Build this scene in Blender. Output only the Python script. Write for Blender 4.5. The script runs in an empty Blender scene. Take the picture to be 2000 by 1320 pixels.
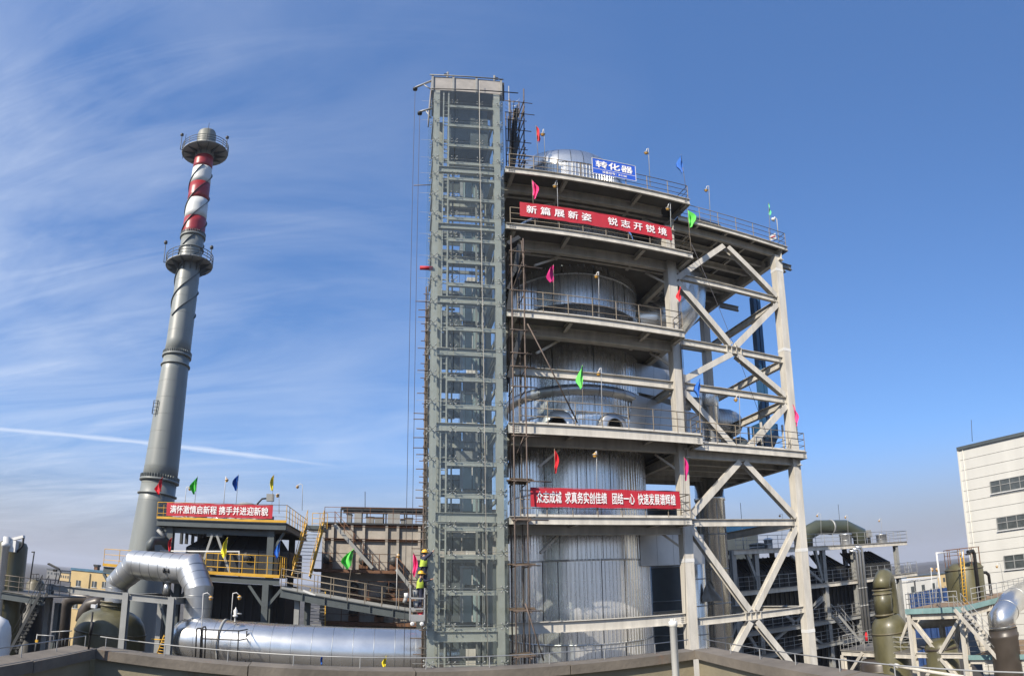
import bpy, math, random
from mathutils import Vector as V, Matrix
random.seed(11)
SC = bpy.context.scene
COL = SC.collection
pi = math.pi
def R(d): return math.radians(d)

# ------------------------------------------------------------------ camera
# the photograph is a swept panorama: camera at the origin, X along the converter's front, Y into the plant, Z up (metres)
F_PX, PITCH, ROLL, CX, CY, YAW = 1117.6, .1525, .0078, 973.9, 973.4, .1776
_c, _s = math.cos(ROLL), math.sin(ROLL); _R1 = Matrix(((_c, 0, _s), (0, 1, 0), (-_s, 0, _c)))
_c, _s = math.cos(PITCH), math.sin(PITCH); _R2 = Matrix(((1, 0, 0), (0, _c, -_s), (0, _s, _c)))
_c, _s = math.cos(YAW), math.sin(YAW); _R3 = Matrix(((_c, _s, 0), (-_s, _c, 0), (0, 0, 1)))
RC = _R3 @ _R2 @ _R1
cd = bpy.data.cameras.new('camera'); cam = bpy.data.objects.new('camera', cd); COL.objects.link(cam)
_r, _f, _u = RC @ V((1, 0, 0)), RC @ V((0, 1, 0)), RC @ V((0, 0, 1))
cam.matrix_world = Matrix(((_r.x, _u.x, -_f.x, 0), (_r.y, _u.y, -_f.y, 0), (_r.z, _u.z, -_f.z, 0), (0, 0, 0, 1)))
cd.type = 'PANO'
_pc = cd if hasattr(cd, 'panorama_type') else cd.cycles
_pc.panorama_type = 'EQUIRECTANGULAR'
_pc.longitude_min, _pc.longitude_max = (0 - CX) / F_PX, (2000 - CX) / F_PX
_pc.latitude_min, _pc.latitude_max = (CY - 1320) / F_PX, CY / F_PX
cd.clip_start = .05; cd.clip_end = 6000
SC.camera = cam

# ------------------------------------------------------------------ sky, sun, exposure
SUN_AZ, SUN_EL = R(-131), R(37)
W = bpy.data.worlds.new('World'); SC.world = W; W.use_nodes = True
wn, wl = W.node_tree.nodes, W.node_tree.links
wn.clear()
def wnode(t, **k):
    n = wn.new(t)
    for a, b in k.items(): setattr(n, a, b)
    return n
def wmath(op, a, b=None, c=None, clamp=False):
    n = wnode('ShaderNodeMath', operation=op, use_clamp=clamp)
    for i, q in enumerate((a, b, c)):
        if q is None: continue
        if isinstance(q, (int, float)): n.inputs[i].default_value = q
        else: wl.new(q, n.inputs[i])
    return n.outputs[0]
sky = wnode('ShaderNodeTexSky', sky_type='NISHITA', sun_disc=False, sun_elevation=SUN_EL, sun_rotation=SUN_AZ, altitude=300, air_density=1.1, dust_density=1.6, ozone_density=2.6)
tc = wnode('ShaderNodeTexCoord'); sx = wnode('ShaderNodeSeparateXYZ'); wl.new(tc.outputs['Generated'], sx.inputs[0])
dx, dy, dz = sx.outputs
zz = wmath('ADD', wmath('MAXIMUM', dz, 0.0), .16)
px_, py_ = wmath('DIVIDE', dx, zz), wmath('DIVIDE', dy, zz)
cmb = wnode('ShaderNodeCombineXYZ'); wl.new(px_, cmb.inputs[0]); wl.new(py_, cmb.inputs[1])
def cloud_noise(rot, scl, sc, det, rough, dist):
    m = wnode('ShaderNodeMapping'); m.inputs['Rotation'].default_value = (0, 0, rot); m.inputs['Scale'].default_value = scl
    wl.new(cmb.outputs[0], m.inputs[0])
    n = wnode('ShaderNodeTexNoise'); n.inputs['Scale'].default_value = sc; n.inputs['Detail'].default_value = det
    n.inputs['Roughness'].default_value = rough; n.inputs['Distortion'].default_value = dist
    wl.new(m.outputs[0], n.inputs['Vector']); return n.outputs[0]
n1 = cloud_noise(R(24), (.55, 1.35, 1), 1.3, 8, .58, 1.1)
n2 = cloud_noise(R(14), (.3, .4, 1), .9, 3, .5, .3)
side = wmath('MULTIPLY_ADD', dx, -.38, .05)
mask = wmath('ADD', n2, side)
mask = wmath('MULTIPLY', wmath('SUBTRACT', mask, .36), 2.6, clamp=True)
n4 = cloud_noise(R(19), (.5, 3.2, 1), 1.9, 10, .66, .9)
cl = wmath('MULTIPLY', wmath('ADD', wmath('MULTIPLY', wmath('SUBTRACT', n1, .36), 1.9, clamp=True), wmath('MULTIPLY', wmath('SUBTRACT', n4, .5), 1.0, clamp=True)), mask)
# aircraft trail: a thin band along a great circle low in the west
def ray(x, y):
    u, v = (x - CX) / F_PX, (CY - y) / F_PX
    return RC @ V((math.sin(u) * math.cos(v), math.cos(u) * math.cos(v), math.sin(v)))
vd = wnode('ShaderNodeVectorMath', operation='DOT_PRODUCT'); wl.new(tc.outputs['Generated'], vd.inputs[0])
vd.inputs[1].default_value = ray(0, 838).cross(ray(690, 915)).normalized()
ta = wmath('ABSOLUTE', vd.outputs['Value'])
n3 = cloud_noise(0, (1, 1, 1), 5, 4, .6, .2)
tw = wmath('MULTIPLY_ADD', n3, .013, .0005)
tr = wmath('SUBTRACT', 1, wmath('DIVIDE', ta, tw), clamp=True)
tr = wmath('MULTIPLY', tr, wmath('MULTIPLY', wmath('SUBTRACT', -.06, dx), 5, clamp=True))
cl = wmath('MULTIPLY', wmath('MAXIMUM', cl, wmath('MULTIPLY', tr, .8)), wmath('MULTIPLY', dz, 8, clamp=True))
hr = wnode('ShaderNodeMapRange', interpolation_type='SMOOTHSTEP'); hr.inputs['From Min'].default_value = .02; hr.inputs['From Max'].default_value = .25; hr.inputs['To Min'].default_value = 1; hr.inputs['To Max'].default_value = 0; wl.new(wmath('ABSOLUTE', dz), hr.inputs[0]); hz = hr.outputs[0]
mx0 = wnode('ShaderNodeMixRGB'); mx0.inputs['Color2'].default_value = (2.7, 2.85, 3.4, 1)
hs = wnode('ShaderNodeHueSaturation'); hs.inputs['Saturation'].default_value = 1.12; hs.inputs['Value'].default_value = 1.27
mt_ = wnode('ShaderNodeMixRGB', blend_type='MULTIPLY'); mt_.inputs['Fac'].default_value = 1; mt_.inputs['Color2'].default_value = (1.07, 1.03, 1.13, 1); wl.new(sky.outputs[0], mt_.inputs['Color1']); wl.new(mt_.outputs[0], hs.inputs['Color'])
gm = wnode('ShaderNodeGamma'); gm.inputs[1].default_value = .68; wl.new(hs.outputs[0], gm.inputs[0])
m2_ = wnode('ShaderNodeMixRGB', blend_type='MULTIPLY'); m2_.inputs['Fac'].default_value = 1; m2_.inputs['Color2'].default_value = (.83, 1.2, 1.62, 1); wl.new(gm.outputs[0], m2_.inputs['Color1'])
wl.new(wmath('MULTIPLY', hz, .97), mx0.inputs['Fac']); wl.new(m2_.outputs[0], mx0.inputs['Color1'])
mx = wnode('ShaderNodeMixRGB'); mx.inputs['Color2'].default_value = (6.3, 6.8, 7.6, 1)
wl.new(wmath('MULTIPLY', cl, .8), mx.inputs['Fac']); wl.new(mx0.outputs[0], mx.inputs['Color1'])
bg = wnode('ShaderNodeBackground'); bg.inputs['Strength'].default_value = .1
wl.new(mx.outputs[0], bg.inputs['Color'])
wo = wnode('ShaderNodeOutputWorld'); wl.new(bg.outputs[0], wo.inputs[0])
sl = bpy.data.lights.new('sun', 'SUN'); sl.energy = 4.7; sl.angle = R(.5); sl.color = (1, .9, .76)
so = bpy.data.objects.new('sun', sl); COL.objects.link(so)
SUN_DIR = V((math.sin(SUN_AZ) * math.cos(SUN_EL), math.cos(SUN_AZ) * math.cos(SUN_EL), math.sin(SUN_EL)))
so.rotation_euler = SUN_DIR.to_track_quat('Z', 'Y').to_euler(); so.location = SUN_DIR * 100
SC.view_settings.view_transform = 'Standard'; SC.view_settings.look = 'None'
SC.view_settings.gamma = 1; SC.view_settings.exposure = 0.55; SC.view_settings.use_curve_mapping = False
SC.render.engine = 'CYCLES'
cy = SC.cycles; cy.max_bounces = 8; cy.transparent_max_bounces = 24; cy.diffuse_bounces = 3; cy.glossy_bounces = 4
cy.use_denoising = True; cy.sample_clamp_indirect = 6; cy.caustics_reflective = False; cy.caustics_refractive = False

# ------------------------------------------------------------------ a pixel of the photograph -> a point of the place at a known plane
def P(x, y, Y): r = ray(x, y); return r * (Y / r.y)
def PX(x, y, X): r = ray(x, y); return r * (X / r.x)
def PZ(x, y, Z): r = ray(x, y); return r * (Z / r.z)
def zat(x, y, Y): return P(x, y, Y).z
def xat(x, y, Y): return P(x, y, Y).x

# ------------------------------------------------------------------ mesh helpers
ORG = {}
_BOXF = [(0, 3, 2, 1), (4, 5, 6, 7), (0, 1, 5, 4), (1, 2, 6, 5), (2, 3, 7, 6), (3, 0, 4, 7)]
def frame(d, up=(0, 0, 1)):
    d = V(d).normalized(); up = V(up)
    if abs(d.dot(up.normalized())) > .995: up = V((0, 1, 0)) if abs(d.y) < .9 else V((1, 0, 0))
    s = d.cross(up).normalized(); return d, s, s.cross(d).normalized()
class MB:
    def __init__(s): s.v = []; s.f = []; s.sm = []
    def add(s, vs, fs, smooth=False):
        o = len(s.v); s.v += [tuple(q) for q in vs]; s.f += [tuple(i + o for i in f) for f in fs]; s.sm += [smooth] * len(fs); return s
    def box(s, c, d, rz=0):
        x, y, z = d[0] / 2, d[1] / 2, d[2] / 2; ca, sa = math.cos(rz), math.sin(rz)
        q = [(-x, -y, -z), (x, -y, -z), (x, y, -z), (-x, y, -z), (-x, -y, z), (x, -y, z), (x, y, z), (-x, y, z)]
        return s.add([(c[0] + a * ca - b * sa, c[1] + a * sa + b * ca, c[2] + e) for a, b, e in q], _BOXF)
    def lohi(s, a, b): return s.box([(a[i] + b[i]) / 2 for i in range(3)], [abs(b[i] - a[i]) for i in range(3)])
    def prof(s, p0, p1, pts, up=(0, 0, 1), smooth=False):
        p0, p1 = V(p0), V(p1); d, a, b = frame(p1 - p0, up); n = len(pts)
        vs = [p + a * x + b * y for p in (p0, p1) for x, y in pts]
        fs = [(i, (i + 1) % n, n + (i + 1) % n, n + i) for i in range(n)] + [tuple(range(n - 1, -1, -1)), tuple(range(n, 2 * n))]
        return s.add(vs, fs, smooth)
    def bar(s, p0, p1, w, h, up=(0, 0, 1)):
        return s.prof(p0, p1, [(-w / 2, -h / 2), (w / 2, -h / 2), (w / 2, h / 2), (-w / 2, h / 2)], up)
    def ibeam(s, p0, p1, h, w, up=(0, 0, 1), tf=None, tw=None):
        tf = tf or max(.018, h * .055); tw = tw or max(.014, w * .07); a, b, c = w / 2, h / 2, tw / 2
        # three plates: convex pieces shade and cap cleanly
        s.prof(p0, p1, [(-a, b - tf), (a, b - tf), (a, b), (-a, b)], up)
        s.prof(p0, p1, [(-a, -b), (a, -b), (a, -b + tf), (-a, -b + tf)], up)
        return s.prof(p0, p1, [(-c, -b + tf), (c, -b + tf), (c, b - tf), (-c, b - tf)], up)
    def chan(s, p0, p1, h, w, up=(0, 0, 1), side=1):
        t = .02; b = h / 2
        s.prof(p0, p1, [(-t / 2, -b), (t / 2, -b), (t / 2, b), (-t / 2, b)], up)
        for z in (-b, b - t):
            q = [(t / 2, z), (w, z), (w, z + t), (t / 2, z + t)]
            if side < 0: q = [(-x, y) for x, y in q][::-1]
            s.prof(p0, p1, q, up)
        return s
    def tube(s, pts, r, n=8, cap=True, smooth=True, sharp=False):
        pts = [V(p) for p in pts]; m = len(pts); rs = r if isinstance(r, (list, tuple)) else [r] * m
        vs = []; ref = None
        for i, p in enumerate(pts):
            if i == 0: d = pts[1] - p
            elif i == m - 1: d = p - pts[i - 1]
            else: d = (pts[i + 1] - p).normalized() + (p - pts[i - 1]).normalized()
            d.normalize()
            if ref is None: _, a, b = frame(d)
            else:
                a = (ref - d * ref.dot(d)).normalized(); b = a.cross(d)
            ref = a; k = 1.0
            if 0 < i < m - 1:
                k = 1 / max(.45, d.dot((p - pts[i - 1]).normalized()))
                bis = ((pts[i + 1] - p).normalized() - (p - pts[i - 1]).normalized())
                if bis.length > 1e-4: bis.normalize()
                else: bis = None
            for j in range(n):
                t = 2 * pi * j / n; q = a * math.cos(t) + b * math.sin(t)
                if 0 < i < m - 1 and bis is not None: q = q + bis * (q.dot(bis) * (k - 1))
                vs.append(p + q * rs[i])
        fs = [(i * n + j, i * n + (j + 1) % n, (i + 1) * n + (j + 1) % n, (i + 1) * n + j) for i in range(m - 1) for j in range(n)]
        if sharp:
            for i in range(m - 1): s.add(vs[i * n:(i + 2) * n], [(j, (j + 1) % n, n + (j + 1) % n, n + j) for j in range(n)], smooth)
            return s
        s.add(vs, fs, smooth)
        if cap:
            o = len(s.v) - len(vs); s.f += [tuple(o + j for j in range(n - 1, -1, -1)), tuple(o + (m - 1) * n + j for j in range(n))]; s.sm += [False, False]
        return s
    def lathe(s, c, prof, n=24, axis=(0, 0, 1), a0=0, a1=2 * pi, smooth=True):
        c = V(c); d, a, b = frame(axis); full = abs(a1 - a0 - 2 * pi) < 1e-6; m = n if full else n + 1
        vs = [c + d * z + (a * math.cos(a0 + (a1 - a0) * j / n) + b * math.sin(a0 + (a1 - a0) * j / n)) * r for r, z in prof for j in range(m)]
        fs = [(i * m + j, i * m + (j + 1) % m, (i + 1) * m + (j + 1) % m, (i + 1) * m + j) for i in range(len(prof) - 1) for j in range(n)]
        return s.add(vs, fs, smooth)
    def poly(s, pts): return s.add(pts, [tuple(range(len(pts)))])
    def slab(s, pts, t):                       # a flat polygon (counter-clockwise from its front) given thickness t backwards
        p = [V(q) for q in pts]; nrm = (p[1] - p[0]).cross(p[2] - p[0]).normalized(); n = len(p)
        return s.add(p + [q - nrm * t for q in p], [tuple(range(n)), tuple(range(2 * n - 1, n - 1, -1))] + [(i, n + i, n + (i + 1) % n, (i + 1) % n) for i in range(n)])
    def build(s, name, m, parent=None, origin=None):
        if parent is not None: o = ORG[parent.name]
        elif origin is not None: o = V(origin)
        else:
            xs, ys, zs = zip(*s.v); o = V(((min(xs) + max(xs)) / 2, (min(ys) + max(ys)) / 2, min(zs)))
        me = bpy.data.meshes.new(name); me.from_pydata([(x - o.x, y - o.y, z - o.z) for x, y, z in s.v], [], s.f)
        if any(s.sm): me.polygons.foreach_set('use_smooth', s.sm)
        if m: me.materials.append(m)
        ob = bpy.data.objects.new(name, me); COL.objects.link(ob); ORG[ob.name] = o
        if parent is not None: ob.parent = parent
        else: ob.location = o
        return ob
def put(mesh, name, parent, loc, rot=None, scale=None):            # a further object on shared mesh data
    ob = bpy.data.objects.new(name, mesh); COL.objects.link(ob); ob.parent = parent; ob.location = V(loc) - ORG[parent.name]
    if rot is not None: ob.rotation_euler = rot
    if scale is not None: ob.scale = scale
    ORG[ob.name] = ORG[parent.name]; return ob
def tag(o, label, cat, group=None):
    o['label'] = label; o['category'] = cat
    if group: o['group'] = group
    return o
def thing(name, label, cat, loc, group=None):
    o = bpy.data.objects.new(name, None); COL.objects.link(o); o.location = V(loc); ORG[o.name] = V(loc); o.empty_display_size = .3
    return tag(o, label, cat, group)
def struct(o): o['kind'] = 'structure'; return o
def proto(name, mb, m):                                            # bare mesh data for put()
    me = bpy.data.meshes.new(name); me.from_pydata(mb.v, [], mb.f)
    if any(mb.sm): me.polygons.foreach_set('use_smooth', mb.sm)
    me.materials.append(m); return me

# ------------------------------------------------------------------ materials
def material(name, col, rough=.6, metal=0, var=.12, scale=1.5, stretch=(1, 1, 1), bump=0, bscale=20, rust=0, rustcol=(.19, .075, .03), rust_scale=1.2, rust_stretch=(1, 1, .25), spec=.5, rvar=.1, coat=0):
    m = bpy.data.materials.new(name); m.use_nodes = True; n, l = m.node_tree.nodes, m.node_tree.links
    b = n['Principled BSDF']; b.inputs['Metallic'].default_value = metal; b.inputs['Specular IOR Level'].default_value = spec
    if coat: b.inputs['Coat Weight'].default_value = coat; b.inputs['Coat Roughness'].default_value = .12
    t = n.new('ShaderNodeTexCoord'); mp = n.new('ShaderNodeMapping'); mp.inputs['Scale'].default_value = stretch; l.new(t.outputs['Object'], mp.inputs[0])
    nz = n.new('ShaderNodeTexNoise'); nz.inputs['Scale'].default_value = scale; nz.inputs['Detail'].default_value = 6; nz.inputs['Roughness'].default_value = .62; l.new(mp.outputs[0], nz.inputs['Vector'])
    rp = n.new('ShaderNodeValToRGB'); e = rp.color_ramp.elements; e[0].position = .3; e[1].position = .72
    e[0].color = (*[c * (1 - var) for c in col], 1); e[1].color = (*[min(1, c * (1 + var)) for c in col], 1); l.new(nz.outputs[0], rp.inputs[0])
    out = rp.outputs[0]
    if rust:
        m2 = n.new('ShaderNodeMapping'); m2.inputs['Scale'].default_value = rust_stretch; l.new(t.outputs['Object'], m2.inputs[0])
        z2 = n.new('ShaderNodeTexNoise'); z2.inputs['Scale'].default_value = rust_scale; z2.inputs['Detail'].default_value = 8; z2.inputs['Roughness'].default_value = .7; l.new(m2.outputs[0], z2.inputs['Vector'])
        r2 = n.new('ShaderNodeValToRGB'); r2.color_ramp.elements[0].position = .72 - .3 * rust; r2.color_ramp.elements[1].position = .82 - .22 * rust; l.new(z2.outputs[0], r2.inputs[0])
        x = n.new('ShaderNodeMixRGB'); x.inputs['Color2'].default_value = (*rustcol, 1); l.new(r2.outputs[0], x.inputs['Fac']); l.new(out, x.inputs['Color1']); out = x.outputs[0]
    l.new(out, b.inputs['Base Color'])
    rr = n.new('ShaderNodeMapRange'); rr.inputs['To Min'].default_value = max(.02, rough - rvar); rr.inputs['To Max'].default_value = min(1, rough + rvar); l.new(nz.outputs[0], rr.inputs[0]); l.new(rr.outputs[0], b.inputs['Roughness'])
    if bump:
        z3 = n.new('ShaderNodeTexNoise'); z3.inputs['Scale'].default_value = bscale; z3.inputs['Detail'].default_value = 4; l.new(mp.outputs[0], z3.inputs['Vector'])
        bp = n.new('ShaderNodeBump'); bp.inputs['Strength'].default_value = bump; bp.inputs['Distance'].default_value = .05; l.new(z3.outputs[0], bp.inputs['Height']); l.new(bp.outputs[0], b.inputs['Normal'])
    return m
M = {}
def mk(k, *a, **q): M[k] = material(k, *a, **q)
mk('primer', (.5, .475, .42), .55, var=.22, scale=2.2, stretch=(1, 1, .18), bump=.1, rust=.3, rustcol=(.36, .3, .21), rust_scale=3, rust_stretch=(1, 1, .12))
mk('primer_dark', (.2, .2, .19), .6, var=.18, scale=1.1, rust=.12, rustcol=(.12, .1, .08))
mk('tower_paint', (.335, .33, .285), .5, var=.14, scale=1.2, bump=.1)
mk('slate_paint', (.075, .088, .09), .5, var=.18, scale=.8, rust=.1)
mk('grey_paint', (.27, .275, .265), .55, var=.16, scale=.8, rust=.2, rustcol=(.13, .11, .09))
mk('deck', (.13, .125, .115), .75, var=.25, scale=1.0, rust=.2)
mk('alu', (.66, .65, .62), .25, metal=.9, var=.1, scale=.7, bump=.025, bscale=1.2, rvar=.08)
mk('alu_tank', (.78, .775, .75), .26, metal=.82, var=.16, scale=.45, stretch=(1, 1, .35), bump=.05, bscale=2.2, rvar=.1)
mk('alu_dull', (.52, .53, .53), .36, metal=.8, var=.14, scale=.6, bump=.08, bscale=2, rvar=.1)
mk('alu_seam', (.35, .36, .36), .45, metal=1)
mk('chimney_grey', (.21, .225, .212), .42, var=.2, scale=.5, stretch=(1, 1, .12), rvar=.06)
mk('chimney_red', (.30, .022, .026), .4, var=.12, scale=.3)
mk('chimney_white', (.62, .63, .6), .42, var=.06, scale=.3)
mk('chimney_top', (.22, .225, .19), .5, var=.14)
mk('dark_steel', (.035, .037, .038), .55, var=.25)
mk('black_plate', (.02, .021, .022), .6, var=.35, scale=.5, stretch=(1, 1, .4), rust=.08)
mk('black_ribs', (.028, .03, .032), .55, var=.25)
mk('rusty_wall', (.36, .33, .285), .75, var=.24, scale=.6, rust=.36, rustcol=(.2, .09, .035), rust_scale=.6, rust_stretch=(1.2, 1, .3), bump=.15, bscale=5)
mk('rust', (.15, .075, .04), .8, var=.4, scale=2)
mk('yellow_paint', (.58, .33, .03), .5, var=.18, rust=.15)
mk('scaffold_tube', (.1, .075, .06), .7, var=.4, scale=3, rust=.2)
mk('rail_brown', (.2, .165, .12), .6, var=.3, scale=2)
mk('galv', (.33, .335, .33), .5, metal=.3, var=.2, scale=2)
mk('frp_green', (.1, .093, .048), .42, var=.4, scale=.6, stretch=(1, 1, .5), coat=.08, rust=.2, rustcol=(.09, .07, .045), rust_scale=.9)
mk('cap_grey', (.33, .31, .285), .6, var=.18, scale=1.5)
mk('frp_brown', (.115, .1, .06), .45, var=.3, scale=.6)
mk('frp_dark', (.055, .045, .036), .4, var=.3, scale=.6)
mk('duct_green', (.06, .068, .045), .4, var=.2, scale=.4, coat=.2)
mk('concrete', (.25, .22, .15), .88, var=.22, scale=1.3, rust=.45, rustcol=(.17, .085, .035), rust_scale=2.5, rust_stretch=(1.3, 1.3, .25), bump=.1, bscale=22)
mk('coping', (.15, .13, .105), .9, var=.3, scale=3.5, rust=.42, rustcol=(.22, .09, .035), rust_scale=3, bump=.1, bscale=30)
mk('roof_dark', (.035, .035, .035), .9, var=.4)
mk('white_plastic', (.72, .71, .66), .4, var=.05)
mk('white_paint', (.62, .62, .6), .5, var=.08)
mk('panel_white', (.6, .59, .54), .5, var=.08, scale=.5, stretch=(1, 1, .1), rust=.22, rustcol=(.48, .44, .34), rust_scale=1.2, rust_stretch=(1, 1, .06))
mk('window_dark', (.07, .08, .08), .12, var=.3, spec=.7)
mk('building_yellow', (.55, .41, .2), .8, var=.12, scale=.5)
mk('roof_blue', (.07, .16, .24), .5, var=.2)
mk('blue_paint', (.02, .075, .16), .42, var=.22, scale=.8)
mk('tarp_blue', (.02, .055, .17), .6, var=.25)
mk('deck_blue', (.2, .33, .33), .6, var=.25, scale=.8, rust=.3, rustcol=(.36, .33, .28))
mk('sandy_deck', (.24, .17, .11), .85, var=.3, scale=1)
mk('banner_red', (.42, .014, .028), .65, var=.1, scale=.8, bump=.12, bscale=3)
mk('letter_white', (.82, .8, .79), .6, var=.02)
mk('sign_blue', (.02, .09, .5), .45, var=.05)
for k, c in dict(red=(.6, .018, .03), green=(.06, .52, .05), blue=(.012, .12, .48), yellow=(.75, .62, .02), pink=(.75, .05, .22), magenta=(.55, .015, .18), lime=(.12, .62, .1), teal=(.1, .52, .28)).items(): mk('flag_' + k, c, .75, var=.12, scale=6)
mk('lamp_amber', (.6, .33, .07), .35, var=.2)
mk('hivis', (.36, .46, .05), .7, var=.12, scale=8)
mk('hivis_orange', (.75, .2, .02), .7, var=.1)
mk('navy_cloth', (.025, .03, .055), .85, var=.2, scale=6)
mk('helmet_yellow', (.72, .42, .03), .35, var=.05)
mk('skin', (.42, .24, .16), .6, var=.06)
mk('hair_dark', (.015, .012, .01), .7)
mk('rubber_black', (.012, .012, .013), .6, var=.2)
mk('rope', (.42, .4, .36), .8, var=.1)
mk('rope_dark', (.06, .06, .07), .7)
mk('earth', (.065, .058, .05), .95, var=.35, scale=.05)
mk('wood_plank', (.12, .085, .055), .85, var=.4, scale=4)
mk('door_glass', (.3, .37, .36), .15, var=.1, spec=.6)
def glass(name, tint, dust):
    m = bpy.data.materials.new(name); m.use_nodes = True; n, l = m.node_tree.nodes, m.node_tree.links; n.clear()
    tr = n.new('ShaderNodeBsdfTransparent'); tr.inputs[0].default_value = (*tint, 1)
    gl = n.new('ShaderNodeBsdfGlossy'); gl.inputs['Roughness'].default_value = .03; gl.inputs[0].default_value = (.9, .95, .95, 1)
    df = n.new('ShaderNodeBsdfDiffuse'); df.inputs[0].default_value = (.5, .55, .52, 1)
    lw = n.new('ShaderNodeLayerWeight'); lw.inputs[0].default_value = .5
    pw = n.new('ShaderNodeMath'); pw.operation = 'POWER'; pw.inputs[1].default_value = 4; l.new(lw.outputs['Facing'], pw.inputs[0])
    fr = n.new('ShaderNodeMath'); fr.operation = 'MULTIPLY_ADD'; fr.inputs[1].default_value = .5; fr.inputs[2].default_value = .03; l.new(pw.outputs[0], fr.inputs[0])
    a = n.new('ShaderNodeMixShader'); a.inputs[0].default_value = dust; l.new(tr.outputs[0], a.inputs[1]); l.new(df.outputs[0], a.inputs[2])
    b = n.new('ShaderNodeMixShader'); l.new(fr.outputs[0], b.inputs[0]); l.new(a.outputs[0], b.inputs[1]); l.new(gl.outputs[0], b.inputs[2])
    o = n.new('ShaderNodeOutputMaterial'); l.new(b.outputs[0], o.inputs[0]); M[name] = m
glass('curtain_glass', (.925, .948, .945), .022)
glass('clear_sheet', (.8, .82, .84), .2)

# ------------------------------------------------------------------ shared small builders
_ucyl = {}
def ucyl(m, n=6):
    k = (m.name, n)
    if k not in _ucyl: _ucyl[k] = proto('post', MB().tube([(0, 0, 0), (0, 0, 1)], 1, n), m)
    return _ucyl[k]
def rod(name, p0, p1, r, m, parent, n=6):                            # a straight round bar on shared mesh data
    p0, p1 = V(p0), V(p1); d = p1 - p0
    ob = put(ucyl(m, n), name, parent, p0); ob.rotation_euler = d.to_track_quat('Z', 'Y').to_euler(); ob.scale = (r, r, d.length); return ob
def railing(parent, pts, m, h=1.15, gap=1.45, r=.024, mids=2, toe=True, toe_m=None, lean=None, posts=True):
    pts = [V(p) for p in pts]; up = V((0, 0, 1))
    top = MB().tube([p + up * h for p in pts], r, 6).build('railing', m, parent)
    for k in range(mids):
        MB().tube([p + up * h * (k + 1) / (mids + 1) for p in pts], r * .8, 6).build('mid_rail', m, top)
    if toe:
        b = MB()
        for a, c in zip(pts, pts[1:]): b.bar(a + up * .06, c + up * .06, .012, .12)
        b.build('toe_board', toe_m or m, top)
    if posts:
        done = []
        for a, c in zip(pts, pts[1:]):
            L = (c - a).length; k = max(1, round(L / gap))
            for i in range(k + 1):
                p = a + (c - a) * (i / k)
                if any((p - q).length < .2 for q in done): continue
                done.append(p)
                ob = put(ucyl(m), 'post', top, p); ob.scale = (r, r, h)
    return top
def stair(parent, p0, p1, width, side, m, n=None, rail=None, string_h=.22, name='stair_flight', tread_m=None):
    # p0 bottom, p1 top; side = horizontal unit vector across the flight
    p0, p1, side = V(p0), V(p1), V(side).normalized(); st = None
    b = MB(); b.bar(p0, p1, .05, string_h)
    st = b.build('stair_flight', m, parent)
    MB().bar(p0 + side * width, p1 + side * width, .05, string_h).build('stringer', m, st)
    n = n or max(3, int(abs(p1.z - p0.z) / .24)); hd = V((p1.x - p0.x, p1.y - p0.y, 0)).normalized()
    for i in range(1, n):
        q = p0 + (p1 - p0) * (i / n)
        MB().bar(q, q + side * width, .24, .035).build('tread', tread_m or m, st)
    if rail:
        for o in (0, width):
            a, c = p0 + side * o, p1 + side * o
            MB().tube([a + V((0, 0, 1)), c + V((0, 0, 1))], .022, 6).build('handrail', rail, st)
            MB().tube([a + V((0, 0, .55)), c + V((0, 0, .55))], .018, 6).build('handrail', rail, st)
            k = max(2, round((c - a).length / 1.2))
            for i in range(k + 1):
                q = a + (c - a) * (i / k); ob = put(ucyl(rail), 'baluster', st, q); ob.scale = (.02, .02, 1)
    return st
def lettering(text, m, parent, c, w, h, xdir=(1, 0, 0), up=(0, 0, 1), bold=.02, name='lettering', spacing=1.0):
    cu = bpy.data.curves.new('lettering', 'FONT'); cu.body = text; cu.space_character = spacing; cu.size = 1; cu.resolution_u = 3
    ob = bpy.data.objects.new('lettering', cu); COL.objects.link(ob); bpy.context.view_layer.update()
    me = bpy.data.meshes.new_from_object(ob.evaluated_get(bpy.context.evaluated_depsgraph_get())); bpy.data.objects.remove(ob)
    vs = [v.co.copy() for v in me.vertices]; fs = [tuple(p.vertices) for p in me.polygons]; bpy.data.meshes.remove(me)
    xs, ys = [v.x for v in vs], [v.y for v in vs]
    xm, ym, sx_, sy_ = (min(xs) + max(xs)) / 2, (min(ys) + max(ys)) / 2, w / (max(xs) - min(xs)), h / (max(ys) - min(ys))
    xd, ud = V(xdir).normalized(), V(up).normalized(); nd = xd.cross(ud); c = V(c); b = MB()
    for k, (ox, oy) in enumerate(((0, 0), (bold, bold), (-bold, -bold), (bold, -bold), (-bold, bold))):       # strokes thickened to a heavy face
        b.add([c + xd * ((v.x + ox - xm) * sx_) + ud * ((v.y + oy - ym) * sy_) + nd * (.0015 * k) for v in vs], fs)
    return b.build(name, m, parent)
# ================================================================== the setting: ground and the roof in front
GZ = -13.0
b = MB(); b.poly([(-2500, -60, GZ), (2500, -60, GZ), (2500, 4000, GZ), (-2500, 4000, GZ)])
struct(b.build('ground', M['earth'], origin=(0, 0, GZ)))
RZ = -1.9
b = MB(); b.lohi((-9, -5, RZ - .3), (9, 3.9, RZ)); struct(b.build('roof_floor', M['roof_dark']))

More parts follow.
